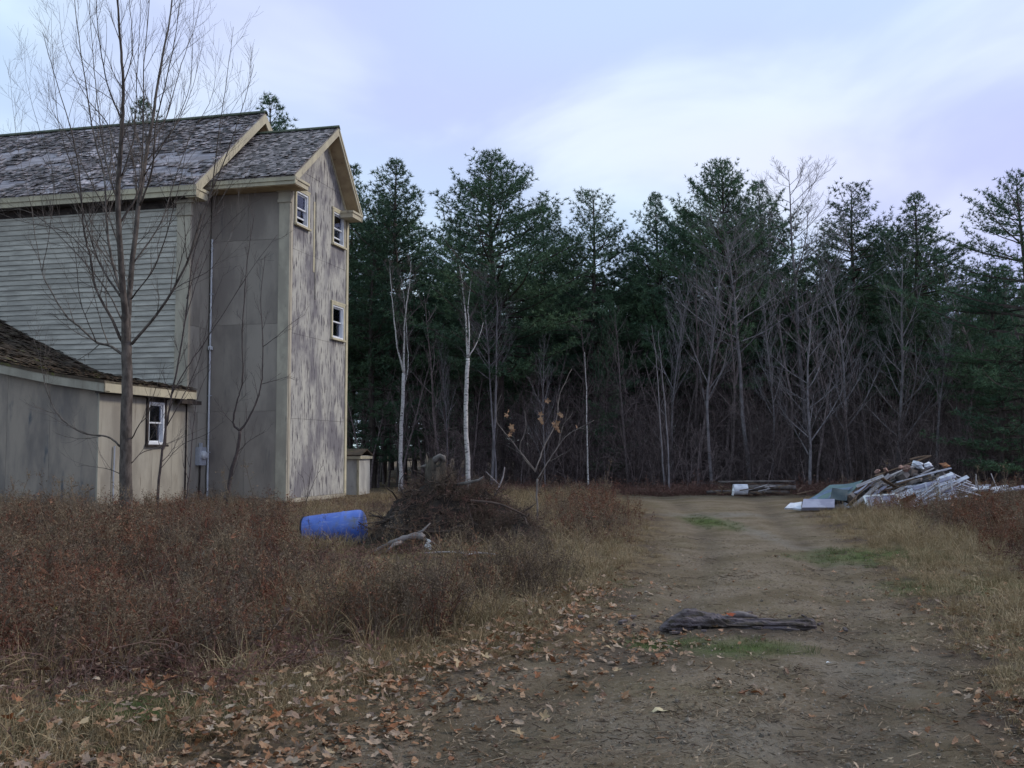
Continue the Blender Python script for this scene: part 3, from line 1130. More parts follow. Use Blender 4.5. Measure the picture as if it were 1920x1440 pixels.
def pine(kind, px, py, Y, wide=1.0, label=None, group=None, rz=None):
    top = at(px, py, Y)
    h = PH * (.8 if kind == 'low' else 1)
    s = top.z / h
    g = float(gh(top.x, Y))
    root = empty('pine_tree', (top.x, Y, g - .05), rz if rz is not None else R.uniform(0, 6.28), label=label, cat='tree', group=group)
    tr, cr = PINES[kind]
    put('trunk', tr, (0, 0, 0), 0, (s * wide, s * wide, s), root)
    put('crown', cr, (0, 0, 0), 0, (s * wide, s * wide, s), root)
    return root


P_ = [
    ('tall', 503, 196, 47, 1.0, 'pine crown showing above the roof ridge where main roof meets tower'),
    ('cone', 268, 208, 56, .8, 'distant pine tip just showing above the long shingled roof behind bare maple'),
    ('tall', 664, 322, 49, .9, 'pine half hidden behind the tower gable at the eave'),
    ('cone', 763, 312, 46, 1.05, 'pointed dark pine first clear of the tower, above forked birch'),
    ('broad', 938, 296, 43, 1.02, 'broadest and fullest pine in the treeline, left of the middle'),
    ('open', 1118, 368, 45, .95, 'rounded pine with sky showing through its layered branches, standing apart'),
    ('cone', 1243, 374, 46, .85, 'smaller pine close on the left of the tall clustered pine'),
    ('broad', 1342, 310, 45, .85, 'tall pointed pine behind the grey bare trees right of centre'),
    ('tall', 1425, 352, 48, .9, 'pine shoulder just right of the tall pointed pine'),
    ('open', 1590, 358, 48, 1.0, 'pine right beside the tall pale bare crown'),
    ('cone', 1696, 378, 45, 1.05, 'pine with rounded top between bare crown and ragged right hand pine'),
    ('ragged', 1912, 330, 39, .95, 'ragged dark pine with reaching boughs at the right edge'),
    ('low', 1868, 520, 40, 1.15, 'bright green young pine with boughs nearly to the ground at right'),
    ('low', 1136, 560, 43, .62, 'young green pine under the rounded open pine'),
]
for kd, px, py, Y, w, lb in P_: pine(kd, px, py - 6, Y, w * (1.15 if px > 700 else 1), lb)
for px, py, Y, w, kd in [(700, 420, 44, 1.0, 'low'), (862, 405, 50, .9, 'tall'), (1020, 392, 48, 1.0, 'tall'), (1186, 500, 50, .95, 'low'), (800, 470, 52, .9, 'low'),
                         (1500, 520, 50, 1.0, 'low'), (1545, 460, 52, .9, 'tall'), (1640, 470, 52, 1.0, 'cone'), (1755, 470, 50, .9, 'tall'), (1815, 500, 48, 1.0, 'low'),
                         (1300, 470, 51, 1.0, 'low'), (940, 520, 53, 1.1, 'low'), (1190, 455, 49, 1.0, 'tall'), (720, 380, 51, .9, 'broad'), (1280, 400, 50, .9, 'broad'), (1390, 390, 50, .9, 'broad'), (1650, 430, 50, .9, 'broad'), (895, 430, 49, 1.0, 'low'), (1075, 470, 50, .9, 'broad'), (1060, 520, 54, 1.0, 'low'), (1400, 520, 53, 1.1, 'low')]:
    pine(kd, px, py, Y, w, 'dark pine filling in behind the front row of pines', 'pines behind the front row')
k_ = 0
for Y in (58, 64, 71, 79, 88):
    n = 13
    for i in range(n):
        px = 640 + (2000 - 640) * (i + R.uniform(.1, .9)) / n
        pine(R.choice(['low', 'low', 'cone']), px, R.uniform(500, 575), Y + R.uniform(-2, 2), 1.25, 'dark pine filling in behind the front row of pines', 'pines behind the front row')

# bare trees of the wood's edge
BM = [bare_mesh('bare_tree', 12, 21, M['greybark'], r0=.09, fork=.25, nb=24, spread=.30, L=.36, levels=3, dens=10, thin=.0065),
      bare_mesh('bare_tree', 12, 22, M['greybark'], r0=.085, fork=.35, nb=22, spread=.24, L=.30, levels=3, dens=10, thin=.0065),
      bare_mesh('bare_tree', 12, 23, M['greybark'], r0=.09, fork=.18, nb=24, spread=.42, L=.38, levels=3, dens=9, thin=.0065, lean=.03)]
BM.append(bare_mesh('bare_tree', 12, 29, M['greybark'], r0=.08, fork=.50, nb=36, spread=.62, L=.29, levels=3, dens=11, thin=.005))
BM2 = [bare_mesh('bare_tree', 12, 31 + i, M['brownbark'], r0=.07, fork=.3, nb=13, spread=.25, L=.22, levels=3, dens=5, thin=.008) for i in range(3)]
for (v, px, py, Y, w, lb) in [
        (1, 1330, 470, 41, 1.0, 'slim grey bare tree left of the pair of spreading grey trees'),
        (3, 1398, 400, 41.5, 1.3, 'grey bare tree with fan of pale limbs before the tall pointed pine'),
        (3, 1497, 338, 46, 1.45, 'tallest bare tree, its pale crown standing against the sky'),
        (2, 1512, 560, 40, 1.15, 'low forking grey tree with wide arms below the tallest bare crown'),
        (0, 1580, 500, 42, 1.0, 'grey bare tree right of the low forking tree'),
        (2, 1668, 480, 42, 1.1, 'wide bare crown below the round topped pine'),
        (1, 1745, 540, 41, 1.0, 'bare tree before gaps of light at the wood edge, right side'),
        (1, 1256, 500, 42, .9, 'straight grey trunk with short dead branches right of the open pine'),
        (1, 1440, 560, 42, .8, 'thin grey tree between the fan shaped and low forking ones'),
        (3, 930, 515, 40.5, .8, 'grey tree behind the white birch, tall against the broad pine'),
        (2, 1022, 640, 40, .6, 'small tangled bare tree with pale twigs left of the young green pine'),
        (1, 838, 640, 41, .6, 'thin bare tree between the two birch clumps'),
        (1, -14, 212, 54, .7, 'bare crown peeping over the long roof at the left edge')]:
    t = at(px, py, Y)
    s = t.z / 12
    root = empty('bare_tree', (t.x, Y, float(gh(t.x, Y))), R.uniform(0, 6.28), label=lb, cat='tree')
    put('trunk', BM[v], (0, 0, 0), 0, (s * w, s * w, s), root)
for i in range(120):
    Y = R.uniform(40.5, 50)
    px = R.uniform(655, 1960)
    py = R.uniform(560, 760) if px < 1250 else R.uniform(480, 720)
    t = at(px, py, Y)
    s = t.z / 12
    put('bare_tree', R.choice(BM2), (t.x, Y, float(gh(t.x, Y))), R.uniform(0, 6.28), (s * 1.3, s * 1.3, s),
        label='thin brown bare tree in the shade at the wood edge', cat='tree', group='thin bare trees along the wood edge')


def pix_tree(name, lines, Y, m, rr, label, cat='tree', depth=.8, shoot=(5, .9, 2), kk=6, rmin=.002, part='trunk', zlow=None, group=None, ang=(25, 45)):
    """a tree whose main limbs are given as directions; each limb leans towards or away by its own amount"""
    base = at(lines[0][0][0][0], lines[0][0][0][1], Y)
    g = float(gh(base.x, Y))
    root = empty(name, (base.x, Y, g), 0, label=label, cat=cat, group=group)
    mb, tw = MB(), MB()
    cache = {}
    for li, (pts, r0, r1) in enumerate(lines):
        key0 = pts[0]
        dy0 = 0.0
        best = 1e9
        for kq, vq in cache.items():
            dq = (kq[0] - key0[0]) ** 2 + (kq[1] - key0[1]) ** 2
            if dq < best and dq < 900:
                best, dy0 = dq, vq
        slope = 0 if li == 0 else rr.uniform(-1, 1) * depth
        P = []
        tot = sum(math.dist(pts[i], pts[i + 1]) for i in range(len(pts) - 1))
        acc = 0
        for i, p in enumerate(pts):
            if i: acc += math.dist(pts[i - 1], p)
            dy = dy0 + slope * acc / tot * min(1.5, tot / 150)
            w = at(p[0], p[1], Y + dy)
            P.append((w.x - base.x, w.y - Y, w.z - g))
        if li == 0: P[0] = (P[0][0], P[0][1], -.1)
        Q = bend(P, 5)
        for i in range(len(pts)):
            a2 = 0
            for j in range(1, i + 1): a2 += math.dist(pts[j - 1], pts[j])
            cache[pts[i]] = dy0 + slope * a2 / tot * min(1.5, tot / 150)
        # finer cache for branch roots between points
        for i in range(len(pts) - 1):
            for q in (.25, .5, .75):
                kx = (pts[i][0] + (pts[i + 1][0] - pts[i][0]) * q, pts[i][1] + (pts[i + 1][1] - pts[i][1]) * q)
                cache[kx] = (cache[pts[i]] * (1 - q) + cache[pts[i + 1]] * q)
        wob = rmin * 2
        Q[1:-1] += np.array([[rr.gauss(0, wob), rr.gauss(0, wob), 0] for _ in range(len(Q) - 2)])
        rad = r0 + (r1 - r0) * np.linspace(0, 1, len(Q)) ** .8
        if li == 0:
            rad[0] *= 1.35
            rad[1] *= 1.12
        mb.tube(Q, rad, kk if r0 > .03 else 4)
        ln = sum(np.linalg.norm(Q[1:] - Q[:-1], axis=1))
        if shoot and r0 < .1:
            shoots(tw, Q, rad, rr, int(shoot[0] * max(1, ln * .6)), shoot[1], ang, shoot[2], 3, .5, .12, rmin)
    mb.build(part, m, root, smooth=True)
    if tw.n: tw.build('twigs', M['brownbark'] if m in (M['birch'],) else m, root, kind='stuff')
    return root


rr = random.Random(5)
MAPLE = [
    ([(236, 1000), (236, 930), (236, 830), (238, 720), (237, 640), (236, 590)], 0.1400, 0.0880),
    ([(237, 650), (234, 590), (226, 480), (221, 375), (226, 280), (229, 225), (231, 150), (224, 60), (219, -50), (216, -160)], .078, .008),
    ([(237, 650), (240, 590), (247, 506), (259, 394), (270, 320), (277, 274), (290, 200), (302, 120), (318, 40), (326, -60), (330, -160)], .070, .008),
    ([(231, 665), (205, 648), (180, 641), (148, 612), (124, 592), (98, 550), (79, 510), (66, 442), (60, 390)], 0.0294, 0.0074),
    ([(60, 390), (38, 300), (24, 200), (17, 110)], 0.0084, 0.0025),
    ([(79, 510), (95, 420), (100, 330), (70, 230), (50, 150), (44, 80)], 0.0112, 0.0025),
    ([(229, 640), (205, 590), (180, 540), (169, 480), (157, 431), (150, 340), (135, 250), (108, 160), (80, 60)], 0.0315, 0.0043),
    ([(169, 480), (130, 440), (90, 425), (40, 415), (0, 400)], 0.0112, 0.0037),
    ([(233, 560), (212, 500), (200, 420), (195, 330), (175, 250), (158, 140), (142, 20), (136, -80)], 0.0315, 0.0050),
    ([(222, 380), (205, 330), (190, 250), (178, 150), (170, 40), (165, -80)], 0.0245, 0.0043),
    ([(229, 225), (205, 170), (188, 90), (180, 0), (176, -90)], 0.0210, 0.0043),
    ([(231, 160), (248, 100), (244, 20), (236, -80)], 0.0154, 0.0043),
    ([(224, 420), (262, 350), (268, 235), (270, 120), (281, 0), (284, -90)], 0.0280, 0.0050),
    ([(262, 385), (285, 320), (292, 235), (312, 150), (330, 60), (345, -60)], 0.0245, 0.0043),
    ([(277, 274), (312, 220), (340, 120), (368, 40), (380, -30)], 0.0210, 0.0037),
    ([(277, 300), (320, 250), (352, 190), (372, 120), (384, 50)], 0.0154, 0.0031),
    ([(246, 500), (300, 420), (330, 330), (360, 250), (398, 180), (405, 100)], 0.0210, 0.0031),
    ([(247, 645), (300, 581), (349, 495), (375, 412), (398, 355), (432, 270), (458, 190), (476, 120)], 0.0315, 0.0031),
    ([(349, 495), (385, 420), (430, 350), (462, 290)], 0.0112, 0.0025),
    ([(398, 355), (410, 250), (425, 150), (438, 50)], 0.0126, 0.0025),
    ([(225, 837), (202, 819), (154, 811), (112, 781), (90, 740), (80, 700), (71, 660), (50, 600)], 0.0224, 0.0037),
    ([(229, 890), (205, 880), (182, 876), (150, 872)], 0.0098, 0.0031),
    ([(247, 822), (262, 795), (277, 778), (290, 735), (310, 680)], 0.0154, 0.0031),
    ([(247, 868), (265, 850), (285, 842), (330, 825), (390, 800)], 0.0140, 0.0025),
    ([(229, 600), (190, 530), (120, 450), (60, 400), (10, 390)], 0.0196, 0.0031),
    ([(229, 560), (190, 500), (165, 430), (140, 330), (112, 240), (100, 130), (96, 20)], .024, .003),
    ([(226, 470), (200, 400), (150, 300), (118, 240), (95, 200), (88, 120)], .018, .003),
    ([(228, 330), (250, 260), (256, 160), (262, 60), (264, -60)], .020, .003),
    ([(270, 330), (300, 280), (330, 230), (356, 160), (362, 60), (364, -30)], .018, .003),
    ([(221, 300), (200, 230), (160, 180), (120, 90), (110, 10)], .016, .003),
    ([(180, 641), (150, 560), (140, 470), (110, 400), (100, 330)], .014, .003),
    ([(300, 581), (330, 540), (400, 500), (440, 420), (450, 340)], .012, .003),
    ([(247, 560), (290, 500), (318, 420), (340, 330), (352, 260)], 0.0196, 0.0031),
]
pix_tree('maple_tree', MAPLE, 20.5, M['maplebark'], rr, 'large bare maple with upright fanning limbs in front of the shingled building', depth=1.6, shoot=(5, 1.2, 2), kk=10, rmin=.0021, ang=(24, 42))
SAP1 = [
    ([(424, 955), (432, 890), (445, 845), (450, 808)], .055, .042),
    ([(450, 808), (437, 792), (446, 748), (455, 710), (454, 635), (458, 560), (466, 470), (478, 400)], .03, .006),
    ([(450, 808), (466, 785), (483, 747), (491, 710), (493, 635), (489, 560), (497, 480)], .032, .006),
    ([(491, 720), (520, 712), (545, 705)], .01, .003),
    ([(493, 650), (520, 630), (548, 605), (572, 590)], .01, .003),
    ([(443, 850), (470, 825), (500, 808)], .012, .003),
]
pix_tree('sapling', SAP1, 25.5, M['darkbark'], rr, 'dark forked sapling close against the grey side wall of the tower', depth=.6, shoot=(4, .7, 2), kk=6, rmin=.003)
SAP2 = [
    ([(292, 955), (300, 880), (312, 800), (322, 740), (338, 660), (352, 560), (362, 480), (385, 400), (400, 350)], .035, .006),
    ([(322, 740), (350, 690), (385, 640), (430, 570), (475, 500), (520, 440)], .016, .004),
    ([(312, 800), (345, 740), (375, 670), (392, 590), (420, 510)], .014, .004),
    ([(350, 560), (375, 480), (398, 420), (402, 360)], .014, .004),
    ([(345, 955), (356, 880), (362, 800), (372, 740), (395, 690)], .02, .005),
    ([(300, 880), (340, 835), (385, 815), (420, 790)], .01, .003),
    ([(345, 610), (372, 520), (410, 440), (470, 380)], .013, .003),
]
pix_tree('sapling', SAP2, 22.3, M['darkbark'], rr, 'slender dark sapling leaning right, just right of the maple trunk by the wing window', depth=.6, shoot=(4, .8, 2), kk=6, rmin=.0028)
SAP3 = [
    ([(1007, 985), (1007, 930), (1008, 898)], 0.0167, .022),
    ([(1008, 898), (1030, 862), (1046, 838), (1065, 815), (1084, 804), (1114, 788)], 0.0136, .005),
    ([(1003, 885), (1020, 838), (1042, 793), (1050, 740), (1072, 692)], 0.0149, .005),
    ([(1004, 885), (975, 845), (986, 804), (983, 770)], 0.0099, .004),
    ([(1002, 880), (956, 822), (930, 785), (940, 740)], 0.0099, .004),
    ([(1046, 838), (1055, 800), (1070, 780)], 0.0062, .003),
]
sp3 = pix_tree('sapling', SAP3, 19.5, mat('olive grey sapling bark', (.20, .17, .155), (.12, .10, .095), 6), rr, 'small spreading sapling holding a few last tan leaves, behind the root heap', depth=.5, shoot=(3, .5, 1), kk=6, rmin=.003)
SAP4 = [([(572, 952), (578, 915), (584, 880)], .012, .005), ([(576, 935), (590, 900), (605, 872)], .008, .003), ([(574, 945), (570, 905), (566, 890)], .007, .003)]
pix_tree('sapling', SAP4, 26.9, M['darkbark'], rr, 'tiny bare shrub stems against the foot of the peeling gable wall', cat='shrub', depth=.2, shoot=(8, .35, 1), kk=5)
# birches
pix_tree('birch_tree', [
    ([(752, 892), (751, 830), (755, 760), (757, 700)], .085, .07),
    ([(757, 700), (745, 650), (739, 600), (734, 545), (731, 500)], .045, .006),
    ([(757, 705), (758, 640), (761, 580), (768, 530), (770, 490)], .048, .006),
    ([(754, 740), (765, 690), (762, 620), (758, 560), (752, 520)], .03, .005)], 40, M['birch'], rr,
    'white birch splitting into three stems, nearest the tower', depth=.8, shoot=(6, 1.1, 2), kk=7, rmin=.004)
pix_tree('birch_tree', [
    ([(878, 905), (877, 860), (873, 790), (875, 720), (877, 672)], .10, .075),
    ([(877, 672), (874, 620), (871, 570), (866, 525), (860, 490)], .05, .006),
    ([(878, 672), (880, 620), (878, 575), (884, 520)], .04, .005),
    ([(880, 668), (895, 640), (906, 605)], .03, .01)], 39, M['birch'], rr,
    'brightest white birch behind the root heap, forked above', depth=.8, shoot=(6, 1.1, 2), kk=7, rmin=.004)
pix_tree('birch_tree', [([(920, 890), (928, 800), (930, 700), (932, 600), (930, 530), (928, 480)], .07, .008)], 40.5, M['greybark'], rr,
    'straight pale grey birch right of the brightest birch', depth=.4, shoot=(4, .9, 1), kk=7, rmin=.005)
pix_tree('birch_tree', [([(1103, 895), (1101, 830), (1099, 730), (1096, 660)], .04, .006)], 40, M['birch'], rr,
    'short thin white stem right of the leafy sapling', depth=.3, shoot=(4, .5, 1), kk=6, rmin=.005)
pix_tree('birch_tree', [([(1256, 915), (1250, 800), (1240, 690), (1234, 620)], .04, .006), ([(1246, 915), (1238, 800), (1232, 690), (1222, 610)], .038, .006)], 39.5, M['greybark'], rr,
    'pair of thin pale brown stems at the left of the track end', depth=.3, shoot=(4, .6, 1), kk=6, rmin=.005)

# ------------------------------------------------------------------ scattered ground cover


def scatter(name, meshes, pts, rz, scl, label, cat, tilt=.0):
    """ONE object of kind stuff: clumps of real geometry on points"""
    c = bpy.data.collections.new(name + '_clumps')
    for i, me in enumerate(meshes):
        c.objects.link(bpy.data.objects.new(name + '_clump', me))
    n = len(pts)
    me = bpy.data.meshes.new(name)
    me.vertices.add(n)
    me.vertices.foreach_set('co', np.asarray(pts, float).ravel())
    rot = np.zeros((n, 3))
    rot[:, 2] = rz
    rot[:, 0] = NR.normal(0, tilt, n)
    rot[:, 1] = NR.normal(0, tilt, n)
    a = me.attributes.new('rot', 'FLOAT_VECTOR', 'POINT')
    a.data.foreach_set('vector', rot.ravel())
    a = me.attributes.new('scl', 'FLOAT', 'POINT')
    a.data.foreach_set('value', np.asarray(scl, float))
    a = me.attributes.new('idx', 'INT', 'POINT')
    a.data.foreach_set('value', NR.integers(0, len(meshes), n).astype(np.int32))
    o = bpy.data.objects.new(name, me)
    COL.objects.link(o)
    ng = bpy.data.node_groups.new(name, 'GeometryNodeTree')
    ng.interface.new_socket('Geometry', in_out='INPUT', socket_type='NodeSocketGeometry')
    ng.interface.new_socket('Geometry', in_out='OUTPUT', socket_type='NodeSocketGeometry')
    N, L = ng.nodes, ng.links
    gi, go = N.new('NodeGroupInput'), N.new('NodeGroupOutput')
    ip = N.new('GeometryNodeInstanceOnPoints')
    ci = N.new('GeometryNodeCollectionInfo')
    ci.inputs['Collection'].default_value = c
    ci.inputs['Separate Children'].default_value = True
    ci.inputs['Reset Children'].default_value = True

    def na(nm, dt):
        q = N.new('GeometryNodeInputNamedAttribute')
        q.data_type = dt
        q.inputs[0].default_value = nm
        return q.outputs[0]

    er = N.new('FunctionNodeEulerToRotation')
    L.new(na('rot', 'FLOAT_VECTOR'), er.inputs[0])
    L.new(gi.outputs[0], ip.inputs['Points'])
    L.new(ci.outputs[0], ip.inputs['Instance'])
    ip.inputs['Pick Instance'].default_value = True
    L.new(na('idx', 'INT'), ip.inputs['Instance Index'])
    L.new(er.outputs[0], ip.inputs['Rotation'])
    L.new(na('scl', 'FLOAT'), ip.inputs['Scale'])
    L.new(ip.outputs[0], go.inputs[0])
    md = o.modifiers.new('scatter', 'NODES')
    md.node_group = ng
    return tag(o, label, cat, kind='stuff')


def blades(name, m, n, h, sp, w=.004, seed=1, lean=.5, segs=3):
    """tuft of curved grass blades"""
    nr = np.random.default_rng(seed)
    mb = MB()
    for i in range(n):
        az, r_ = nr.uniform(0, 2 * PI), sp * nr.random() ** .6
        p = np.array([math.cos(az) * r_, math.sin(az) * r_, -.02])
        az2 = az + nr.normal(0, .9)
        L_ = h * nr.uniform(.45, 1.1)
        ln = lean * nr.uniform(.2, 1.3)
        d = np.array([math.cos(az2), math.sin(az2), 0])
        sd = nrm(np.cross(d, [0, 0, 1]) + .5 * nr.standard_normal(3))
        Q = []
        e = ln * .3
        for s in range(segs + 1):
            Q.append(p)
            p = p + (d * math.sin(e) + np.array([0, 0, math.cos(e)])) * L_ / segs
            e += ln * .75
        V = []
        for s, q in enumerate(Q[:-1]):
            ww = w * (1 - .6 * s / segs)
            V += [q - sd * ww, q + sd * ww]
        V.append(Q[-1])
        F = []
        for s in range(segs - 1):
            F.append((2 * s, 2 * s + 1, 2 * s + 3, 2 * s + 2))
        F.append((2 * segs - 2, 2 * segs - 1, 2 * segs))
        mb.add(V, F)
    return mb.mesh(name, m)


def weed(name, m, n, h, sp, seed=1, leaf=10, head=8, curl=.1, r0=.0035, hs=.012, lw=.010, ll=.05):
    """clump of dead flower stalks with shrivelled leaves and seed heads"""
    nr = np.random.default_rng(seed)
    mb = MB()
    for i in range(n):
        az, r_ = nr.uniform(0, 2 * PI), sp * nr.random() ** .6
        p = np.array([math.cos(az) * r_, math.sin(az) * r_, -.03])
        H_ = h * nr.uniform(.55, 1.1)
        d = nrm(np.array([math.cos(az) * .25 + nr.normal(0, .15), math.sin(az) * .25 + nr.normal(0, .15), 1]))
        Q = [p]
        for s in range(4):
            d = nrm(d + curl * nr.standard_normal(3))
            Q.append(Q[-1] + d * H_ / 4)
        Q = np.array(Q)
        mb.tube(Q, np.linspace(r0, r0 * .4, 5), 3, cap=False)
        for q in range(leaf):
            t = nr.uniform(.15, .95) * 4
            j = min(int(t), 3)
            c = Q[j] + (Q[j + 1] - Q[j]) * (t - j)
            dv = nrm(nr.standard_normal(3) * [1, 1, .8] + [0, 0, -.2])
            sd = nrm(np.cross(dv, nr.standard_normal(3)))
            l_ = nr.uniform(.4, 1.2) * ll
            mb.tris([[c, c + dv * l_ * .5 + sd * lw * .5, c + dv * l_], [c, c + dv * l_, c + dv * l_ * .5 - sd * lw * .5]])
        for q in range(head):
            t = nr.uniform(.6, 1.0) * 4
            j = min(int(t), 3)
            c0 = Q[j] + (Q[j + 1] - Q[j]) * (t - j)
            dv = nrm(nr.standard_normal(3) * [1, 1, .4] + [0, 0, .9])
            l_ = nr.uniform(.04, .13)
            c = c0 + dv * l_
            mb.tube([c0, c], [.0015, .001], 3, cap=False)
            for z_ in range(2):
                a1, a2 = nrm(nr.standard_normal(3)), nrm(nr.standard_normal(3))
                cc = c + nr.standard_normal(3) * hs * .6
                mb.tris([[cc - a1 * hs, cc + a2 * hs * .8, cc + a1 * hs]])
    return mb.mesh(name, m)


def bramble(name, m, n, h, sp, seed=1, r0=.004, twigs=4, leaf=0):
    nr = np.random.default_rng(seed)
    mb = MB()
    for i in range(n):
        az, r_ = nr.uniform(0, 2 * PI), sp * nr.random() ** .6
        p = np.array([math.cos(az) * r_, math.sin(az) * r_, -.03])
        az2 = nr.uniform(0, 2 * PI)
        d = nrm(np.array([math.cos(az2) * .5, math.sin(az2) * .5, 1]))
        Q = [p]
        L_ = h * nr.uniform(.7, 1.5)
        for s in range(6):
            d = nrm(d + np.array([math.cos(az2) * .25, math.sin(az2) * .25, -.28]) + .12 * nr.standard_normal(3))
            q = Q[-1] + d * L_ / 6
            q[2] = max(q[2], .01)
            Q.append(q)
        Q = np.array(Q)
        mb.tube(Q, np.linspace(r0, r0 * .4, 7), 3, cap=False)
        for t in range(twigs):
            j = nr.integers(1, 6)
            dv = nrm(nr.standard_normal(3) + [0, 0, .8])
            l_ = nr.uniform(.1, .3) * h
            mb.tube([Q[j], Q[j] + dv * l_ * .5, Q[j] + dv * l_ + [0, 0, .02]], [r0 * .5, r0 * .4, r0 * .25], 3, cap=False)
            for z_ in range(leaf):
                c = Q[j] + dv * l_ * nr.random()
                a1, a2 = nrm(nr.standard_normal(3)), nrm(nr.standard_normal(3))
                s_ = nr.uniform(.015, .035)
                mb.tris([[c, c + a1 * s_ + a2 * s_ * .4, c + a1 * s_ * 1.6], [c, c + a1 * s_ * 1.6, c + a1 * s_ - a2 * s_ * .5]])
    return mb.mesh(name, m)


tan_m = ramp_mat('dry tan grass', [(0, (.18, .125, .065)), (.35, (.27, .195, .11)), (.7, (.35, .265, .165)), (1, (.22, .18, .10))], island=.35)
red_m = ramp_mat('dead red brown weed', [(0, (.105, .038, .024)), (.4, (.16, .064, .038)), (.75, (.21, .105, .062)), (1, (.12, .07, .045))], island=.4)
dark_m = ramp_mat('dark dead stalk', [(0, (.075, .05, .038)), (.5, (.11, .078, .056)), (1, (.15, .112, .08))], island=.35)
green_m = ramp_mat('green grass', [(0, (.06, .08, .03)), (.5, (.105, .12, .05)), (1, (.17, .155, .08))], island=.3, trans=.25)
bram_m = ramp_mat('bramble cane', [(0, (.12, .06, .048)), (.5, (.16, .085, .07)), (1, (.15, .105, .085))], island=.3)

tufts_tall = [blades('dry_grass_tuft', tan_m, 34, .46, .10, .0032, s, .7, 4) for s in (1, 2, 3, 4)]
tufts_short = [blades('short_grass_tuft', tan_m, 40, .17, .11, .0030, s, 1.1, 3) for s in (5, 6, 7)]
tufts_green = [blades('green_grass_tuft', green_m, 44, .11, .10, .0028, s, .9, 3) for s in (8, 9, 10)]
straw_m = ramp_mat('straw stalk', [(0, (.15, .105, .065)), (.5, (.21, .155, .10)), (1, (.13, .09, .065))], island=.4)
weeds_red = [weed('red_weed', red_m, 6, .72, .20, s, 8, 11, ll=.10, lw=.026, hs=.020, r0=.0048) for s in (11, 12, 13)] + [weed('brown_weed', straw_m, 5, .86, .16, s, 6, 13, ll=.09, lw=.018, hs=.018, r0=.0045) for s in (14, 24)] + [weed('dark_weed', dark_m, 5, .66, .2, 25, 8, 8, ll=.10, lw=.028, hs=.02, r0=.0045), bramble('bramble', bram_m, 7, .66, .24, 26, leaf=4, r0=.005), weed('tall_stalk', straw_m, 3, 1.15, .1, 27, 4, 16, curl=.04, ll=.07, lw=.012, hs=.016, r0=.005)]
weeds_dark = [weed('dark_weed', dark_m, 9, .56, .13, s, 9, 10, curl=.05) for s in (15, 16, 17)]
brambles = [bramble('bramble', bram_m, 9, .7, .2, s, leaf=3) for s in (18, 19, 20)]
thick = []
for s in range(6):
    nr_ = random.Random(50 + s)
    mbt = MB()
    for i in range(7 if s < 4 else 4):
        x_, y_ = nr_.uniform(-1.2, 1.2), nr_.uniform(-1.0, 1.0)
        h_ = nr_.uniform(1.0, 3.2) if s < 3 else nr_.uniform(2.2, 5.5)
        d_ = np.array([nr_.gauss(0, .28), nr_.gauss(0, .2), 1.])
        Q_ = [np.array([x_, y_, -.1])]
        for q in range(6):
            d_ = nrm(d_ + .10 * np.array([nr_.gauss(0, 1), nr_.gauss(0, 1), .3]))
            Q_.append(Q_[-1] + d_ * h_ / 6)
        Q_ = np.array(Q_)
        rq_ = np.linspace(.014, .005, 7)
        mbt.tube(Q_, rq_, 3, cap=False)
        shoots(mbt, Q_, rq_, nr_, 12, h_ * .38, (35, 75), 2, 3, .15, .08, .0038)
    thick.append(mbt.mesh('thicket', M['thicket']))

HEAPC = (-.95, 16.8)


def sample(n, y0, y1, fn, xm=.56, pw=1.0):
    """n random ground points in view, kept with probability fn(x,y)"""
    y = y0 + (y1 - y0) * NR.random(n) ** pw
    x = (NR.random(n) * 2 - 1) * (xm * y + .6)
    p = fn(x, y)
    k = NR.random(n) < p
    x, y = x[k], y[k]
    # keep out of the building footprint
    lx = (x - P0[0]) * math.cos(BR) + (y - P0[1]) * math.sin(BR)
    ly = -(x - P0[0]) * math.sin(BR) + (y - P0[1]) * math.cos(BR)
    ins = ((lx < .02) & (ly > -.02)) | ((lx < EX + .03) & (ly > WF - .05))
    x, y = x[~ins], y[~ins]
    return x, y


def offroad(x, y, a=1.0, w=.35):
    d = np.abs(roadd(x, y) + .15 * vnoise(x, y, 1.7, 3))
    return np.clip((d - a) / w, 0, 1)


def redzone(x, y):
    left = np.clip((-x - .20 * y - .15 + .9 * vnoise(x, y, .8, 6)) / .7, 0, 1) * np.clip((y - 6.3 + .9 * vnoise(x, y, 1.1, 2)) / 1.2, 0, 1)
    right = np.clip((x - np.interp(y, RY, RC) - 2.7 - .03 * y + .6 * vnoise(x, y, .9, 8)) / .9, 0, 1) * np.clip((y - 11.5) / 2.5, 0, 1)
    midr = .75 * np.clip(1.2 - np.abs((x - (.55 + .06 * y)) / 1.3), 0, 1) * np.clip((y - 16) / 3, 0, 1)
    return np.clip(np.maximum(np.maximum(left, right), midr), 0, 1)


def pts(x, y, dz=0): return np.stack([x, y, gh(x, y) + dz], 1)


def yy(n): return NR.uniform(0, 2 * PI, n)


def heapclear(x, y): return (((x - HEAPC[0]) / 1.5) ** 2 + ((y - HEAPC[1]) / 1.3) ** 2) > .8


def midpatch(x, y):     # low greyish grass between the barrel, the heap and the stalks
    return np.clip(1.5 - np.sqrt(((x + 1.0) / 1.9) ** 2 + ((y - 13.2) / 2.8) ** 2), 0, 1)


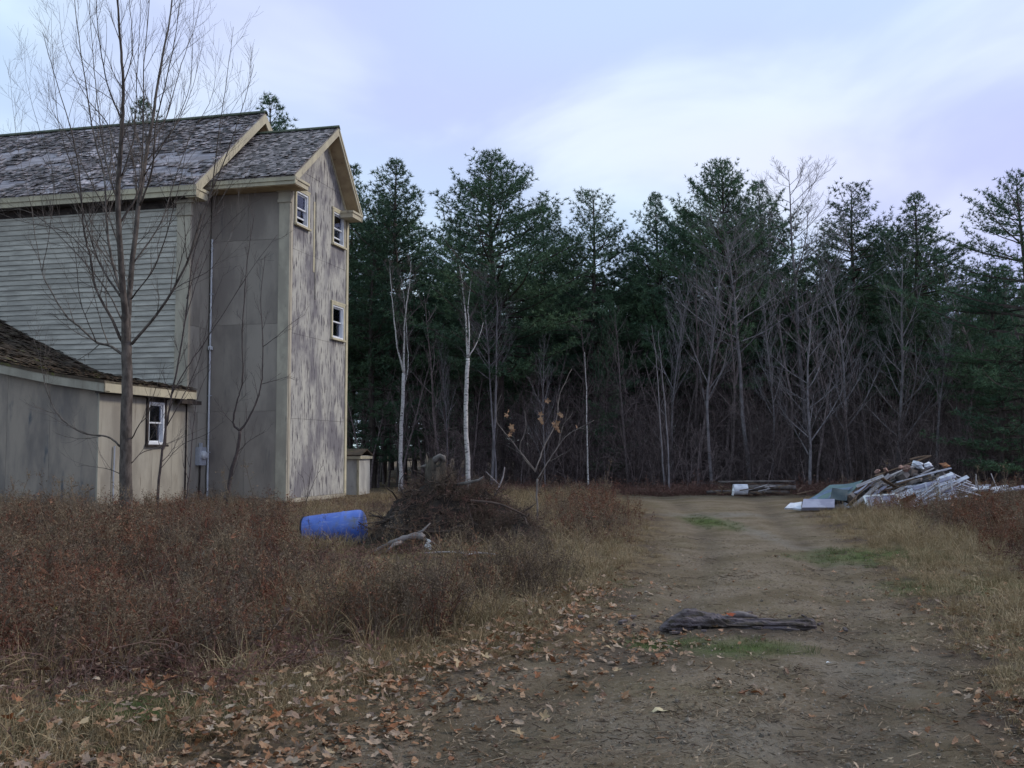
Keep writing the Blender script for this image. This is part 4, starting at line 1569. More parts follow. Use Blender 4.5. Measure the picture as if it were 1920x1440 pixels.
# dead red weeds
x, y = sample(15000, 7.0, 33, lambda x, y: redzone(x, y) * np.clip(.55 + 1.3 * vnoise(x, y, .85, 31), .07, 1) * offroad(x, y, 1.3) * heapclear(x, y) * np.clip(1.25 - y / 45, .3, 1) * (1 - midpatch(x, y)), pw=1.0)
sc = NR.uniform(.45, 1.15, len(x)) * np.where(x < 3, 1., .95) * np.where(x < 0, np.interp(y, [6, 10, 14, 20, 28], [.6, .9, 1.0, .82, .72]), .95) * (1 + .5 * vnoise(x, y, 1.3, 33)) * np.clip(np.hypot(x + 5.2, y - 27.5) / 3.2, .35, 1) * np.clip(np.hypot(x + 3.1, y - 16.9) / 1.1, .45, 1)
scatter('dead_weeds', weeds_red, pts(x, y), yy(len(x)), sc, 'mass of dead red brown weeds filling the field around the building', 'weeds', .08)
x, y = sample(4200, 5.2, 30, lambda x, y: np.clip(redzone(x, y) * .8 + .35 * (x < -1.3), 0, 1) * offroad(x, y, 1.5) * heapclear(x, y), pw=.9)
scatter('brambles', brambles, pts(x, y), yy(len(x)), NR.uniform(.5, 1.1, len(x)), 'arching reddish bramble canes among the weeds', 'brambles', .15)


# dark stalks in drifts
def darkz(x, y):
    a_ = np.clip(1.2 - np.sqrt(((x + 1.05) / .75) ** 2 + ((y - 8.9) / .75) ** 2), 0, 1)
    b_ = .9 * np.clip(1.2 - np.sqrt(((x + .1) / .8) ** 2 + ((y - 11.0) / .9) ** 2), 0, 1)
    c_ = .12 * redzone(x, y) + .5 * np.clip(vnoise(x, y, .9, 12) - .2, 0, 1)
    return np.clip(a_ + b_ + c_, 0, 1) * offroad(x, y, 1.35)


x, y = sample(6500, 7.2, 24, lambda x, y: darkz(x, y) * heapclear(x, y), pw=1.1)
scatter('dark_stalks', weeds_dark + [weed('stalk', straw_m, 8, .52, .13, 71, 5, 12, curl=.04), weed('stalk', red_m, 6, .5, .13, 72, 7, 10, curl=.05)], pts(x, y), yy(len(x)), NR.uniform(.7, 1.3, len(x)), 'drifts of thin dark dead stalks at the edge of the track', 'weeds', .06)
# tall tan grass
x, y = sample(26000, 5.6, 40, lambda x, y: offroad(x, y, 1.12, .5) * heapclear(x, y) * (1 - .6 * redzone(x, y)) * (1 - .85 * midpatch(x, y)) * np.clip(.35 + 1.3 * vnoise(x, y, 1.1, 5), .05, 1) * np.clip((y - 6.2) / 3.2, .06, 1) * np.where(roadd(x, y) > 0, np.clip((y - 13) / 5, .05, .8), 1), pw=1.0)
sc = NR.uniform(.5, 1.1, len(x)) * np.clip(.35 + (np.abs(roadd(x, y)) - 1) * 1.1, .3, 1)
scatter('dry_grass', tufts_tall, pts(x, y), yy(len(x)), sc, 'tall bleached tan grass standing in tufts beside the track', 'grass', .12)
# short thatch everywhere off the track
x, y = sample(30000, 4.6, 36, lambda x, y: (offroad(x, y, .95, .4) + .10 * np.clip(vnoise(x, y, 1.9, 41) * 2 + .3, 0, 1.5)) * heapclear(x, y) * np.clip(.75 + vnoise(x, y, 1.7, 15), .2, 1) * (1 - .6 * redzone(x, y)), pw=1.25)
sc = NR.uniform(.5, 1.15, len(x)) * np.clip(.3 + (np.abs(roadd(x, y)) - .9) * 1.6, .25, 1)
scatter('thatch_grass', tufts_short, pts(x, y, -.005), yy(len(x)), sc, 'short matted straw coloured grass over the ground', 'grass', .2)


# green grass in patches
def greenz(x, y):
    g = np.zeros_like(x)
    for b_ in MOSS: g = np.maximum(g, blob(x, y, *b_))
    g = np.maximum(g, .6 * midpatch(x, y))
    g = np.maximum(g, .75 * np.clip(vnoise(x, y, 1.6, 21) * 1.4, 0, 1) * offroad(x, y, 1.0) * (x < 1) * (y < 9.5))
    return g


x, y = sample(26000, 4.8, 27, greenz, pw=1.2)
scatter('green_grass', tufts_green, pts(x, y, -.01), yy(len(x)), NR.uniform(.35, .95, len(x)), 'small patches of short green grass beside the track', 'grass', .15)
# thicket below the trees
x, y = sample(1000, 40.5, 62, lambda x, y: (x > -16) * 1.0, pw=1.2)
scatter('thicket', thick, pts(x, y), yy(len(x)), NR.uniform(.7, 1.35, len(x)), 'dark brown leafless thicket under the trees', 'brush', .05)
x, y = sample(900, 38.2, 41.5, lambda x, y: (x > -8) * 1.0)
scatter('edge_brush', brambles, pts(x, y), yy(len(x)), NR.uniform(1.0, 1.9, len(x)), 'low tangled brush along the foot of the wood', 'brush', .1)


# ------------------------------------------------------------------ fallen leaves
def leaf_mesh(seed):
    rr = random.Random(seed)
    n = 18
    pts_ = []
    for i in range(n):
        t = i / n * 2 * PI
        lob = (.72 + .28 * math.cos(5 * t)) * 1.0 + .10 * rr.uniform(-1, 1) if seed % 3 == 0 else (.8 + .12 * math.cos(7 * t) + .08 * rr.uniform(-1, 1))
        a_ = .5 * lob * (1 + .25 * math.cos(t))
        pts_.append((a_ * math.cos(t) * 1.2, a_ * math.sin(t) * (.95 if seed % 3 == 0 else .58)))
    c1, c2, c3 = rr.uniform(.8, 2.6), rr.uniform(-1.6, 1.6), rr.uniform(-.9, .9)

    def z(x, y): return .42 * (c1 * y * y + c2 * x * x + c3 * x * y) + .05 * math.sin(9 * x + seed) * math.cos(7 * y)
    V = [(0, 0, z(0, 0))] + [(x * .5, y * .5, z(x * .5, y * .5)) for x, y in pts_[::2]] + [(x, y, z(x, y) + rr.uniform(-.03, .05)) for x, y in pts_]
    h = n // 2
    F = [(0, 1 + i, 1 + (i + 1) % h) for i in range(h)]
    for i in range(h):
        a1, a2 = 1 + i, 1 + (i + 1) % h
        o1, o2, o3 = 1 + h + 2 * i, 1 + h + 2 * i + 1, 1 + h + (2 * i + 2) % n
        F += [(a1, o1, o2), (a1, o2, a2), (a2, o2, o3)]
    V.append((.95, .02, .02))
    V.append((.55, .012, z(.55, 0)))
    V.append((.55, -.012, z(.55, 0)))
    F.append((len(V) - 3, len(V) - 2, len(V) - 1))
    return MB().add(V, F)


leaf_m = ramp_mat('fallen leaf', [(0, (.19, .085, .036)), (.2, (.27, .15, .08)), (.38, (.33, .21, .13)), (.55, (.19, .13, .10)), (.72, (.40, .30, .22)), (.82, (.27, .10, .036)), (.93, (.11, .062, .042)), (1, (.40, .29, .17))], rough=.6, island=0., trans=.1)
LM = [leaf_mesh(s).mesh('fallen_leaf', leaf_m) for s in range(1, 9)]


def leafz(x, y):
    d = roadd(x, y)
    h = np.interp(y, RY, RH)
    sgn = (d + 1.0) * h                  # metres right of the left edge
    left = 1.1 * np.exp(-((sgn + .25) / .55) ** 2) * np.clip((13.5 - y) / 3, 0, 1)
    left = left + .55 * np.exp(-((sgn + 1.2) / 1.1) ** 2) * np.clip((9.0 - y) / 2, 0, 1)
    left = left + .35 * np.exp(-((sgn - .55) / .55) ** 2) * np.clip((10.5 - y) / 3, 0, 1)
    rsg = (d - 1.0) * h
    right = .75 * np.clip((rsg + .25) / .6, 0, 1) * np.clip((14.5 - y) / 5, 0, 1) * np.clip(.55 + 1.1 * vnoise(x, y, 2.1, 17), 0, 1)
    nearlog = .6 * np.exp(-(((x - 2.0) / .9) ** 2 + ((y - 9.8) / .35) ** 2)) + .5 * np.exp(-(((x - 1.0) / .5) ** 2 + ((y - 8.8) / .6) ** 2))
    return np.clip(left * np.clip(.75 + vnoise(x, y, 2.3, 14), .25, 1.2) + right + nearlog + .02 * np.clip(1 + 2 * vnoise(x, y, 1.4, 51), 0, 3), 0, 1)


x, y = sample(27000, 4.9, 16, leafz, pw=1.15)
o_ = np.argsort(y)
x, y = x[o_], y[o_]
sz = NR.uniform(.035, .088, len(x))
vis = (np.abs(x) < .5 * y) & (y > 5.1)
near = [i for i in range(len(x)) if vis[i]][:300]
nearset = set(near)
for i in near:
    o = bpy.data.objects.new('fallen_leaf', LM[i % 8])
    COL.objects.link(o)
    o.parent = ground
    o.location = (x[i], y[i], float(gh(x[i], y[i])) + .018)
    o.rotation_euler = (R.gauss(0, .35) + (3.14 if R.random() < .4 else 0), R.gauss(0, .35), R.uniform(0, 6.28))
    o.scale = (sz[i],) * 3
rest = np.array([i for i in range(len(x)) if i not in nearset])
scatter('leaf_litter', LM, pts(x[rest], y[rest], .02) + np.stack([0 * x[rest], 0 * x[rest], (roadd(x[rest], y[rest]) < -1) * NR.uniform(0, .09, len(rest))], 1), yy(len(rest)), sz[rest], 'curled tan and brown leaves drifted along both edges of the track', 'leaves', .35)
# pebbles
peb = mat('pebble', (.22, .185, .15), (.11, .09, .075), 3, objr=.5)
PB = []
for s in range(3):
    r2 = random.Random(s)
    V = []
    F = []
    mbp = MB()
    ico = [(0, 0, 1), (.9, 0, .3), (.3, .85, .3), (-.7, .5, .3), (-.7, -.5, .3), (.3, -.85, .3), (0, 0, -.4)]
    ico = [tuple(c * r2.uniform(.75, 1.2) for c in p) for p in ico]
    mbp.add(ico, [(0, 1, 2), (0, 2, 3), (0, 3, 4), (0, 4, 5), (0, 5, 1), (6, 2, 1), (6, 3, 2), (6, 4, 3), (6, 5, 4), (6, 1, 5)])
    PB.append(mbp.mesh('pebble', peb))
x, y = sample(16000, 4.8, 18, lambda x, y: (np.abs(roadd(x, y)) < 1.2) * .9, pw=1.3)
scatter('gravel', PB, pts(x, y, 0), yy(len(x)), NR.uniform(.003, .013, len(x)) * (1 + 1.2 * (NR.random(len(x)) < .03)), 'fine loose gravel on the dirt track', 'gravel', .5)

crumb_m = ramp_mat('broken stalk crumb', [(0, (.06, .04, .03)), (.5, (.15, .105, .07)), (1, (.26, .2, .14))], island=.3)
CR = []
for s_ in range(4):
    mbq = MB()
    nq = random.Random(s_)
    for i in range(7):
        a_, x_, y_, l_ = nq.uniform(0, 6.28), nq.uniform(-.16, .16), nq.uniform(-.16, .16), nq.uniform(.02, .10)
        mbq.tube([(x_, y_, .004), (x_ + l_ * math.cos(a_), y_ + l_ * math.sin(a_), nq.uniform(.003, .02))], nq.uniform(.0012, .003), 3, cap=False)
        c_ = np.array([nq.uniform(-.16, .16), nq.uniform(-.16, .16), .006])
        mbq.tris([[c_, c_ + [nq.uniform(.01, .03), nq.uniform(-.01, .01), .008], c_ + [nq.uniform(-.01, .01), nq.uniform(.01, .025), .004]]])
    CR.append(mbq.mesh('crumb', crumb_m))
x, y = sample(5200, 4.8, 20, lambda x, y: (np.abs(roadd(x, y)) < 1.6) * np.clip(.5 + 1.5 * vnoise(x, y, 1.2, 61), .12, 1), pw=1.2)
scatter('plant_crumbs', CR, pts(x, y, 0), yy(len(x)), NR.uniform(.6, 1.3, len(x)), 'crumbs of broken stalks and leaf bits littering the track', 'litter', .05)

# ------------------------------------------------------------------ objects on the field
# leaves held by the sapling
tanleaf = mat('hanging tan leaf', (.34, .22, .14), (.27, .16, .10), 3, objr=.25, trans=.2)
HL = leaf_mesh(3).mesh('leaf', tanleaf)
b3 = at(1007, 985, 19.5)
for (px, py) in [(954, 772), (958, 800), (955, 815), (951, 778), (1014, 785), (1013, 776), (1016, 792), (1045, 802), (1040, 796), (1047, 808), (1050, 776), (1053, 780), (1025, 752), (1082, 800), (1044, 794), (962, 806)]:
    w = at(px, py, 19.5 + R.uniform(-.2, .2))
    o = bpy.data.objects.new('leaf', HL)
    COL.objects.link(o)
    o.parent = sp3
    o.location = Vector(w) - sp3.location
    o.rotation_euler = (R.uniform(1.1, 2), R.uniform(-.6, .6), R.uniform(0, 6.28))
    o.scale = (R.uniform(.09, .14),) * 3

# blue barrel
blue = mat('faded blue plastic', (.05, .105, .42), (.07, .14, .48), 3, rough=.42, spec=.5, c3=(.12, .13, .17), s3=3.5, lo3=.55, hi3=.72, c4=(.16, .22, .5), s4=9, lo4=.55, hi4=.7, st4=(.6, 3, 3), offs=False)
bdark = mat('shaded barrel inside', (.012, .014, .03), (.02, .02, .03), 4)
bar = empty('barrel', (-2.92, 17.0, .27 + float(gh(-2.92, 17.0)) - .04), 0, label='blue plastic drum lying on its side in the weeds by the tower foot', cat='barrel')
bl, br_ = 1.0, .285
prof = [(-bl / 2, br_ * .93), (-bl / 2 + .02, br_ * .985), (-bl / 2 + .10, br_), (-.2, br_), (-.185, br_ * 1.02), (-.165, br_ * 1.02), (-.15, br_), (.15, br_), (.165, br_ * 1.02), (.185, br_ * 1.02), (.2, br_), (bl / 2 - .09, br_), (bl / 2 - .035, br_ * .965), (bl / 2 - .008, br_ * .88), (bl / 2, br_ * .7), (bl / 2, .001)]
mb = MB()
K = 36
Vb, Fb = [], []
for (xx, rad) in prof:
    for q in range(K):
        an = 2 * PI * q / K
        Vb.append((xx, rad * math.cos(an), rad * math.sin(an)))
for i in range(len(prof) - 1):
    for q in range(K):
        Fb.append((i * K + q, i * K + (q + 1) % K, (i + 1) * K + (q + 1) % K, (i + 1) * K + q))
o = mb.add(Vb, Fb).build('body', blue, bar, smooth=True)
o.rotation_euler = (0, -.13, -.10)
mb = MB()
Vb, Fb = [], []
for (xx, rad) in [(-bl / 2 + .001, br_ * .92), (-bl / 2 + .04, br_ * .90), (-bl / 2 + .05, br_ * .86), (-bl / 2 + .05, .001)]:
    for q in range(K):
        an = 2 * PI * q / K
        Vb.append((xx, rad * math.cos(an), rad * math.sin(an)))
for i in range(3):
    for q in range(K):
        Fb.append((i * K + q, i * K + (q + 1) % K, (i + 1) * K + (q + 1) % K, (i + 1) * K + q))
o = mb.add(Vb, Fb).build('dark_hollow', bdark, bar)  # near-black disc paints the shade inside the open drum end
o.rotation_euler = (0, -.13, -.10)
for yb in (-.16, .16):
    o = MB().tube([(-bl / 2 + .02, yb, .06), (-bl / 2 - .012, yb, .06)], .035, 10).build('bung', M['conduit'], bar)
    o.rotation_euler = (0, -.13, -.10)
ring = MB()
Pq = [(-bl / 2 + .004, br_ * .965 * math.cos(t), br_ * .965 * math.sin(t)) for t in np.linspace(0, 2 * PI, 37)]
o = ring.tube(Pq, .016, 6, cap=False).build('rim', bdark, bar)
o.rotation_euler = (0, -.13, -.10)

# root heap with stump
soil = mat('dark heap soil', (.045, .034, .028), (.022, .017, .015), 4, bump=.03, bscale=9, c3=(.075, .055, .035), s3=3, lo3=.6, hi3=.7)
rootm = mat('dead root wood', (.085, .06, .05), (.045, .034, .03), 6, island=.5)
greywood = mat('bleached grey wood', (.33, .30, .29), (.20, .18, .18), 5, (.4, 3, 3), bump=.006, island=.2)
hz = float(gh(*HEAPC))
heap = empty('root_heap', (HEAPC[0], HEAPC[1], hz), 0, label='dark heap of torn out roots and soil with an upright stump', cat='heap')
NU, NV = 56, 20
Vh, Fh = [], []
rH = random.Random(3)


def heaph(u, v):
    """u, v in heap metres"""
    a_ = math.exp(-abs((u + .38) / .78) ** 2.6 - (v / .7) ** 2) * 1.08
    b_ = math.exp(-((u - .45) / .62) ** 2 - (v / .7) ** 2) * .85
    c_ = math.exp(-((u - 1.05) / .4) ** 2 - ((v + .1) / .6) ** 2) * .55
    d_ = math.exp(-((u + .95) / .33) ** 2 - ((v + .1) / .5) ** 2) * .42
    n_ = float(vnoise(u * 3, v * 3, 1.4, 3)) * .10 + float(vnoise(u * 9, v * 9, 1.4, 5)) * .05
    h_ = max(a_, b_, c_, d_) * .75 + .25 * (a_ + b_ + c_ + d_) * .6
    return h_ * 1.08 * (1 + n_ * 2.2) - .08 + n_ * .4


for j in range(NV * 2 + 1):
    for i in range(NU + 1):
        u, v = -1.8 + 3.6 * i / NU, -1.3 + 2.6 * j / (NV * 2)
        Vh.append((u + rH.gauss(0, .012), v + rH.gauss(0, .012), heaph(u, v)))
for j in range(NV * 2):
    for i in range(NU):
        q = j * (NU + 1) + i
        Fh.append((q, q + 1, q + NU + 2, q + NU + 1))
MB().add(Vh, Fh).build('mound', soil, heap)
rt = MB()
for i in range(620):
    u, v = rH.gauss(-.05, .65), rH.gauss(-.15, .45)
    h_ = heaph(u, v)
    if h_ < .03: continue
    p = np.array([u, v, h_ + rH.uniform(-.05, .04)])
    d = nrm(np.array([rH.gauss(0, 1), rH.gauss(-.3, .8), rH.gauss(.25, .5)]))
    ln = rH.uniform(.15, .6)
    Q = [p]
    for q in range(4):
        d = nrm(d + .35 * np.array([rH.gauss(0, 1), rH.gauss(0, 1), rH.gauss(-.25, 1)]))
        Q.append(Q[-1] + d * ln / 4)
    r_ = rH.choice([.003, .004, .005, .008, .012, .02])
    rt.tube(Q, np.linspace(r_, r_ * .3, 5), 4, cap=False)
rt.build('roots', rootm, heap, kind='stuff')
hu, hv = NR.normal(.35, .7, 380), NR.normal(-.1, .5, 380)
hzv = np.array([heaph(a_, b_) for a_, b_ in zip(hu, hv)])
kq = np.abs(hu) < 1.75
scatter('heap_brush', [brambles[0], brambles[1], weeds_dark[0], bramble('bramble', dark_m, 9, .6, .2, 61, leaf=2), bramble('bramble', dark_m, 11, .5, .2, 62, leaf=3), weeds_red[5], weeds_dark[1]], np.stack([hu + HEAPC[0], hv + HEAPC[1], np.maximum(hzv, 0) + hz - .03], 1)[kq], yy(int(kq.sum())), NR.uniform(.3, .75, int(kq.sum())), 'tangled dark and red brown brush grown over the root heap', 'brush', .35)
# stump
snagm = mat('grey snag wood', (.17, .15, .14), (.09, .08, .075), 7, bump=.01)
stm = MB()
st = empty('x', (0, 0, 0)) if False else None
K = 14
Vb, Fb = [], []
ang = [2 * PI * q / K for q in range(K)]
lev = [(.42, .27), (.65, .21), (.95, .18), (1.15, .17), (1.34, .175)]
for li, (z_, rad) in enumerate(lev):
    for q, an in enumerate(ang):
        rr_ = rad * (1 + .16 * math.sin(3 * an + 1) + .08 * math.sin(7 * an)) * rH.uniform(.94, 1.06)
        zz = z_ + .06 + (rH.uniform(-.14, .12) if li == len(lev) - 1 else 0)
        Vb.append((-.34 + rr_ * math.cos(an) + .02 * z_, .0 + rr_ * math.sin(an), zz))
for i in range(len(lev) - 1):
    for q in range(K):
        Fb.append((i * K + q, i * K + (q + 1) % K, (i + 1) * K + (q + 1) % K, (i + 1) * K + q))
Vb.append((-.32, 0, 1.2))
for q in range(K): Fb.append(((len(lev) - 1) * K + q, (len(lev) - 1) * K + (q + 1) % K, len(Vb) - 1))
stm.add(Vb, Fb)
so = stm.build('stump', mat('stump bark', (.10, .085, .068), (.040, .034, .029), 7, (1, 1, .3), bump=.04), heap)
MB().tube([(-.36, -.03, 1.30), (-.30, -.05, 1.40), (-.22, -.06, 1.46), (-.17, -.05, 1.43), (-.15, -.05, 1.36)], [.03, .055, .04, .05, .02], 7).build('snag', snagm, so, smooth=True)
MB().tube([(-.36, -.02, 1.27), (-.45, -.06, 1.30), (-.54, -.08, 1.28)], [.05, .035, .012], 6).build('snag', snagm, so, smooth=True)
MB().tube([(.0, -.1, .98), (.2, -.25, 1.02), (.42, -.3, 1.07), (.5, -.32, 1.13)], [.025, .03, .022, .012], 6).build('root', snagm, heap, smooth=True)
for (P, r_) in [([(-1.05, -.55, .35), (-.5, -.75, .28), (.1, -.8, .3)], .03), ([(.3, -.5, .75), (.75, -.55, .7), (1.2, -.5, .5)], .025), ([(-.8, -.35, .6), (-.95, -.5, .35), (-1.25, -.6, .1)], .02)]:
    MB().tube(bend(P, 4), np.linspace(r_, r_ * .5, 9), 6).build('root', rootm, heap, smooth=True)
# bleached fallen branch in front of the heap
lg = at(757, 990, 15.8)
fb = MB()
Pl = bend([(-.55, 0, -.08), (-.3, .02, .06), (-.05, 0, .17), (.2, .02, .23), (.33, .0, .2)], 4)
fb.tube(Pl, np.linspace(.018, .062, len(Pl)) * np.array([1 + .2 * math.sin(q * 2.3) + R.uniform(-.12, .12) for q in range(len(Pl))]), 7)
fb.tube([(.1, 0, .2), (.3, .05, .30), (.42, .04, .42)], [.03, .02, .008], 5)
fb.tube([(.28, 0, .2), (.45, -.05, .15), (.6, -.05, .02)], [.03, .022, .01], 5)
fb.tube([(.0, 0, .14), (-.1, -.15, .12), (-.22, -.25, .0)], [.04, .03, .015], 6)
fb.build('branch', mat('weathered grey wood', (.22, .195, .19), (.13, .115, .115), 5, (.4, 3, 3), bump=.006), smooth=True, loc=(lg.x, 15.6, float(gh(lg.x, 15.6)) + .05), label='bleached grey broken branch leaning at the foot of the root heap', cat='branch')
for k, (px, py, ln, an, lb) in enumerate([(860, 1044, 1.0, .03, 'longest thin pale stick lying on the grass in front of the root heap'), (840, 1038, .7, -.12, 'shorter thin stick tilted across the pale one before the heap'), (900, 1040, .45, .35, 'short stick at right end of the pale sticks')]):
    p = at(px, py, 15.1 - .2 * k)
    P = bend([(-ln / 2, 0, 0), (0, .03, .02), (ln / 2, -.02, .0)], 4)
    MB().tube(P, np.linspace(.014, .008, 9), 5).build('stick', greywood, smooth=True, loc=(p.x, p.y, float(gh(p.x, p.y)) + .07), rot=(0, 0, an), label=lb, cat='stick')
pale_bit = at(802, 1016, 15.4)
MB().obox((0, 0, 0), (.06, .03, .12), Matrix.Rotation(.4, 3, 'Y')).obox((.03, .0, -.05), (.05, .04, .08), Matrix.Rotation(-.5, 3, 'Y')).build('wrapper', M['white'], loc=(pale_bit.x, 15.4, .24), label='small white scrap of plastic in the weeds before the heap', cat='litter')
ps = at(940, 905, 18.6)
MB().tube(bend([(-.15, 0, -.3), (-.03, 0, -.05), (.03, 0, .1), (.06, 0, .28)], 3), np.linspace(.018, .010, 10), 6).tube([(-.03, 0, -.05), (-.2, .03, .12), (-.28, .03, .2)], [.012, .008, .005], 5).build('branch', mat('pale peeled wood', (.30, .26, .26), (.22, .19, .19), 5), smooth=True, loc=(ps.x, 18.6, ps.z + .0), label='pale peeled branch sticking up behind the right side of the root heap', cat='branch')

# log across the track
logm = mat('log bark grey purple', (.135, .11, .12), (.06, .047, .042), 5, (1, 3, 3), bump=.02, bscale=16, c3=(.06, .048, .036), s3=7, lo3=.52, hi3=.64, st3=(.6, 3, 3))
lo = empty('log', (2.06, 9.5, float(gh(2.06, 9.5)) + .0), -.03, label='rotting grey log lying half sunk across the middle of the track', cat='log')
P = bend([(-.70, 0, -.03), (-.56, .01, .03), (-.42, .02, .065), (-.25, .01, .06), (-.1, -.02, .035), (.15, -.03, .03), (.4, -.03, .03), (.6, -.02, .03), (.70, 0, .025)], 9)
n_ = len(P)
uq = np.linspace(0, 1, n_)
rad = np.interp(uq, [0, .1, .22, .36, .5, .8, .97, 1], [.03, .08, .10, .09, .068, .064, .066, .05])
mb = MB().tube(P, rad, 26)
o = mb.build('trunk', logm, lo)
for v in o.data.vertices:
    x_, y_, z_ = v.co
    an = math.atan2(z_ - .03, y_)
    f = 1 + .10 * math.sin(9 * an + 2.2 * math.sin(x_ * 5)) + .06 * math.sin(17 * an + x_ * 9) + .08 * math.sin(x_ * 17 + 2 * an) + R.uniform(-.05, .05)
    v.co.y = y_ * f * 1.2
    v.co.z = .02 + (z_ - .03) * f * .9
MB().tube(bend([(-.12, .04, .07), (.02, .08, .10), (.2, .07, .08)], 3), [.012, .02, .03, .032, .03, .02, .01], 7).build('knot', mat('pale knot wood', (.20, .175, .175), (.12, .10, .10), 8, bump=.01), lo, smooth=True)
ol = bpy.data.objects.new('leaf', leaf_mesh(5).mesh('leaf', mat('rust red leaf', (.30, .07, .03), (.22, .06, .03), 4)))
COL.objects.link(ol)
ol.location = (1.98, 9.47, .12)
ol.rotation_euler = (.5, .2, .4)
ol.scale = (.10,) * 3
tag(ol, 'rust red leaf caught on top of the sunken log', 'leaf')
bark = MB()
for i in range(46):
    x_, y_ = 2.05 + R.gauss(0, .65), 9.75 + R.gauss(0, .25)
    bark.obox((x_, y_, float(gh(x_, y_)) + .02), (R.uniform(.03, .14), R.uniform(.02, .05), R.uniform(.01, .025)), Matrix.Rotation(R.uniform(0, 3), 3, 'Z'))
bark.build('bark_crumbs', logm, label='crumbled dark bark scattered behind the sunken log', cat='bark', kind='stuff')
yl = bpy.data.objects.new('leaf', leaf_mesh(1).mesh('leaf', mat('yellow leaf', (.5, .42, .08), (.42, .34, .07), 4)))
COL.objects.link(yl)
w = at(108, 1140, 9.6)
yl.location = (w.x, 9.6, w.z)
yl.rotation_euler = (.9, .2, 1.4)
yl.scale = (.15,) * 3
tag(yl, 'bright yellow leaf caught in the weeds at lower left', 'leaf')
for (px, py, s_, cc, lb) in [(1553, 1240, .045, (.75, .77, .8), 'tiny bright white scrap on the bare track'), (1237, 1337, .13, (.50, .42, .27), 'large pale yellow leaf lying flat alone on the track')]:
    r_ = at(px, py, 1.0)
    t_ = CAMH / (CAMH - r_.z)
    X_, Y_ = r_.x * t_, t_
    q = bpy.data.objects.new('scrap' if s_ < .1 else 'leaf', leaf_mesh(2).mesh('leaf', mat('pale scrap' if s_ < .1 else 'pale leaf', cc, tuple(c * .85 for c in cc), 4)))
    COL.objects.link(q)
    q.location = (X_, Y_, float(gh(X_, Y_)) + .02)
    q.rotation_euler = (.1, .1, .3)
    q.scale = (s_,) * 3
    tag(q, lb, 'litter' if s_ < .1 else 'leaf')

# ------------------------------------------------------------------ scrap pile
whitep = mat('dirty white paint', (.66, .67, .74), (.46, .47, .55), 4, (1, 1, 1), c3=(.25, .24, .26), s3=6, lo3=.6, hi3=.72)
lav = mat('grey lavender plastic sheet', (.36, .36, .46), (.24, .24, .33), 3, rough=.5)
brownw = mat('old brown board', (.16, .11, .075), (.09, .06, .045), 6, (.5, 4, 4), objr=.4)
greyb = mat('old grey board', (.36, .34, .35), (.22, .20, .215), 6, (.5, 4, 4), objr=.35)
greenm = mat('green vinyl sheet', (.07, .13, .13), (.06, .10, .13), 3, rough=.4)
bluem = mat('blue grey sheet', (.10, .15, .24), (.07, .11, .18), 3, rough=.45)
darkp = mat('dark slate panel', (.035, .05, .06), (.05, .065, .075), 4, rough=.5)
insul = mat('pink brown insulation rubble', (.36, .22, .19), (.24, .15, .12), 9, objr=.3)
DY = 28.0


def dp(px, py, dy=0):
    w = at(px, py, DY + dy)
    return Vector((w.x, w.y, max(w.z, float(gh(w.x, w.y)) + .01)))


def plank(name, p, q, w, th, m, roll=0, sag=0, **k):
    """a board from p to q with its own origin at its middle"""
    p, q = Vector(p), Vector(q)
    c, d = (p + q) / 2, (q - p)
    rot = d.to_track_quat('X', 'Z').to_euler()
    L_ = d.length
    mb = MB()
    n = 4
    for i in range(n):
        pass
    V, F = [], []
    for i in range(n + 1):
        t = i / n
        x = (t - .5) * L_
        zz = -sag * 4 * t * (1 - t)
        for (yy_, z_) in ((-w / 2, -th / 2), (w / 2, -th / 2), (w / 2, th / 2), (-w / 2, th / 2)):
            V.append((x, yy_, z_ + zz))
    for i in range(n):
        for j in range(4):
            F.append((4 * i + j, 4 * i + (j + 1) % 4, 4 * i + 4 + (j + 1) % 4, 4 * i + 4 + j))
    F += [(3, 2, 1, 0), (4 * n, 4 * n + 1, 4 * n + 2, 4 * n + 3)]
    V = (np.array(V) @ np.array(Matrix.Rotation(roll, 3, 'X')).T)
    return mb.add(V, F).build(name, m, None, loc=c, rot=rot, **k)


# core of rubble under the boards
cr = MB()
for i in range(220):
    t = R.random()
    x0, x1 = 1560, 1800
    px = x0 + (x1 - x0) * t
    ytop = np.interp(px, [1560, 1640, 1720, 1760, 1800], [940, 905, 875, 880, 915])
    p = dp(px, R.uniform(ytop + 6, 955), R.uniform(-.2, 1.2))
    cr.obox(p, (R.uniform(.1, .5), R.uniform(.1, .4), R.uniform(.04, .2)), Matrix.Rotation(R.uniform(-.8, .8), 3, 'Y') @ Matrix.Rotation(R.uniform(0, 3), 3, 'Z'))
cr.build('rubble', mat('scrap rubble', (.20, .17, .16), (.07, .06, .06), 2, island=.6), label='broken rubble filling the inside of the scrap pile', cat='rubble', kind='stuff')
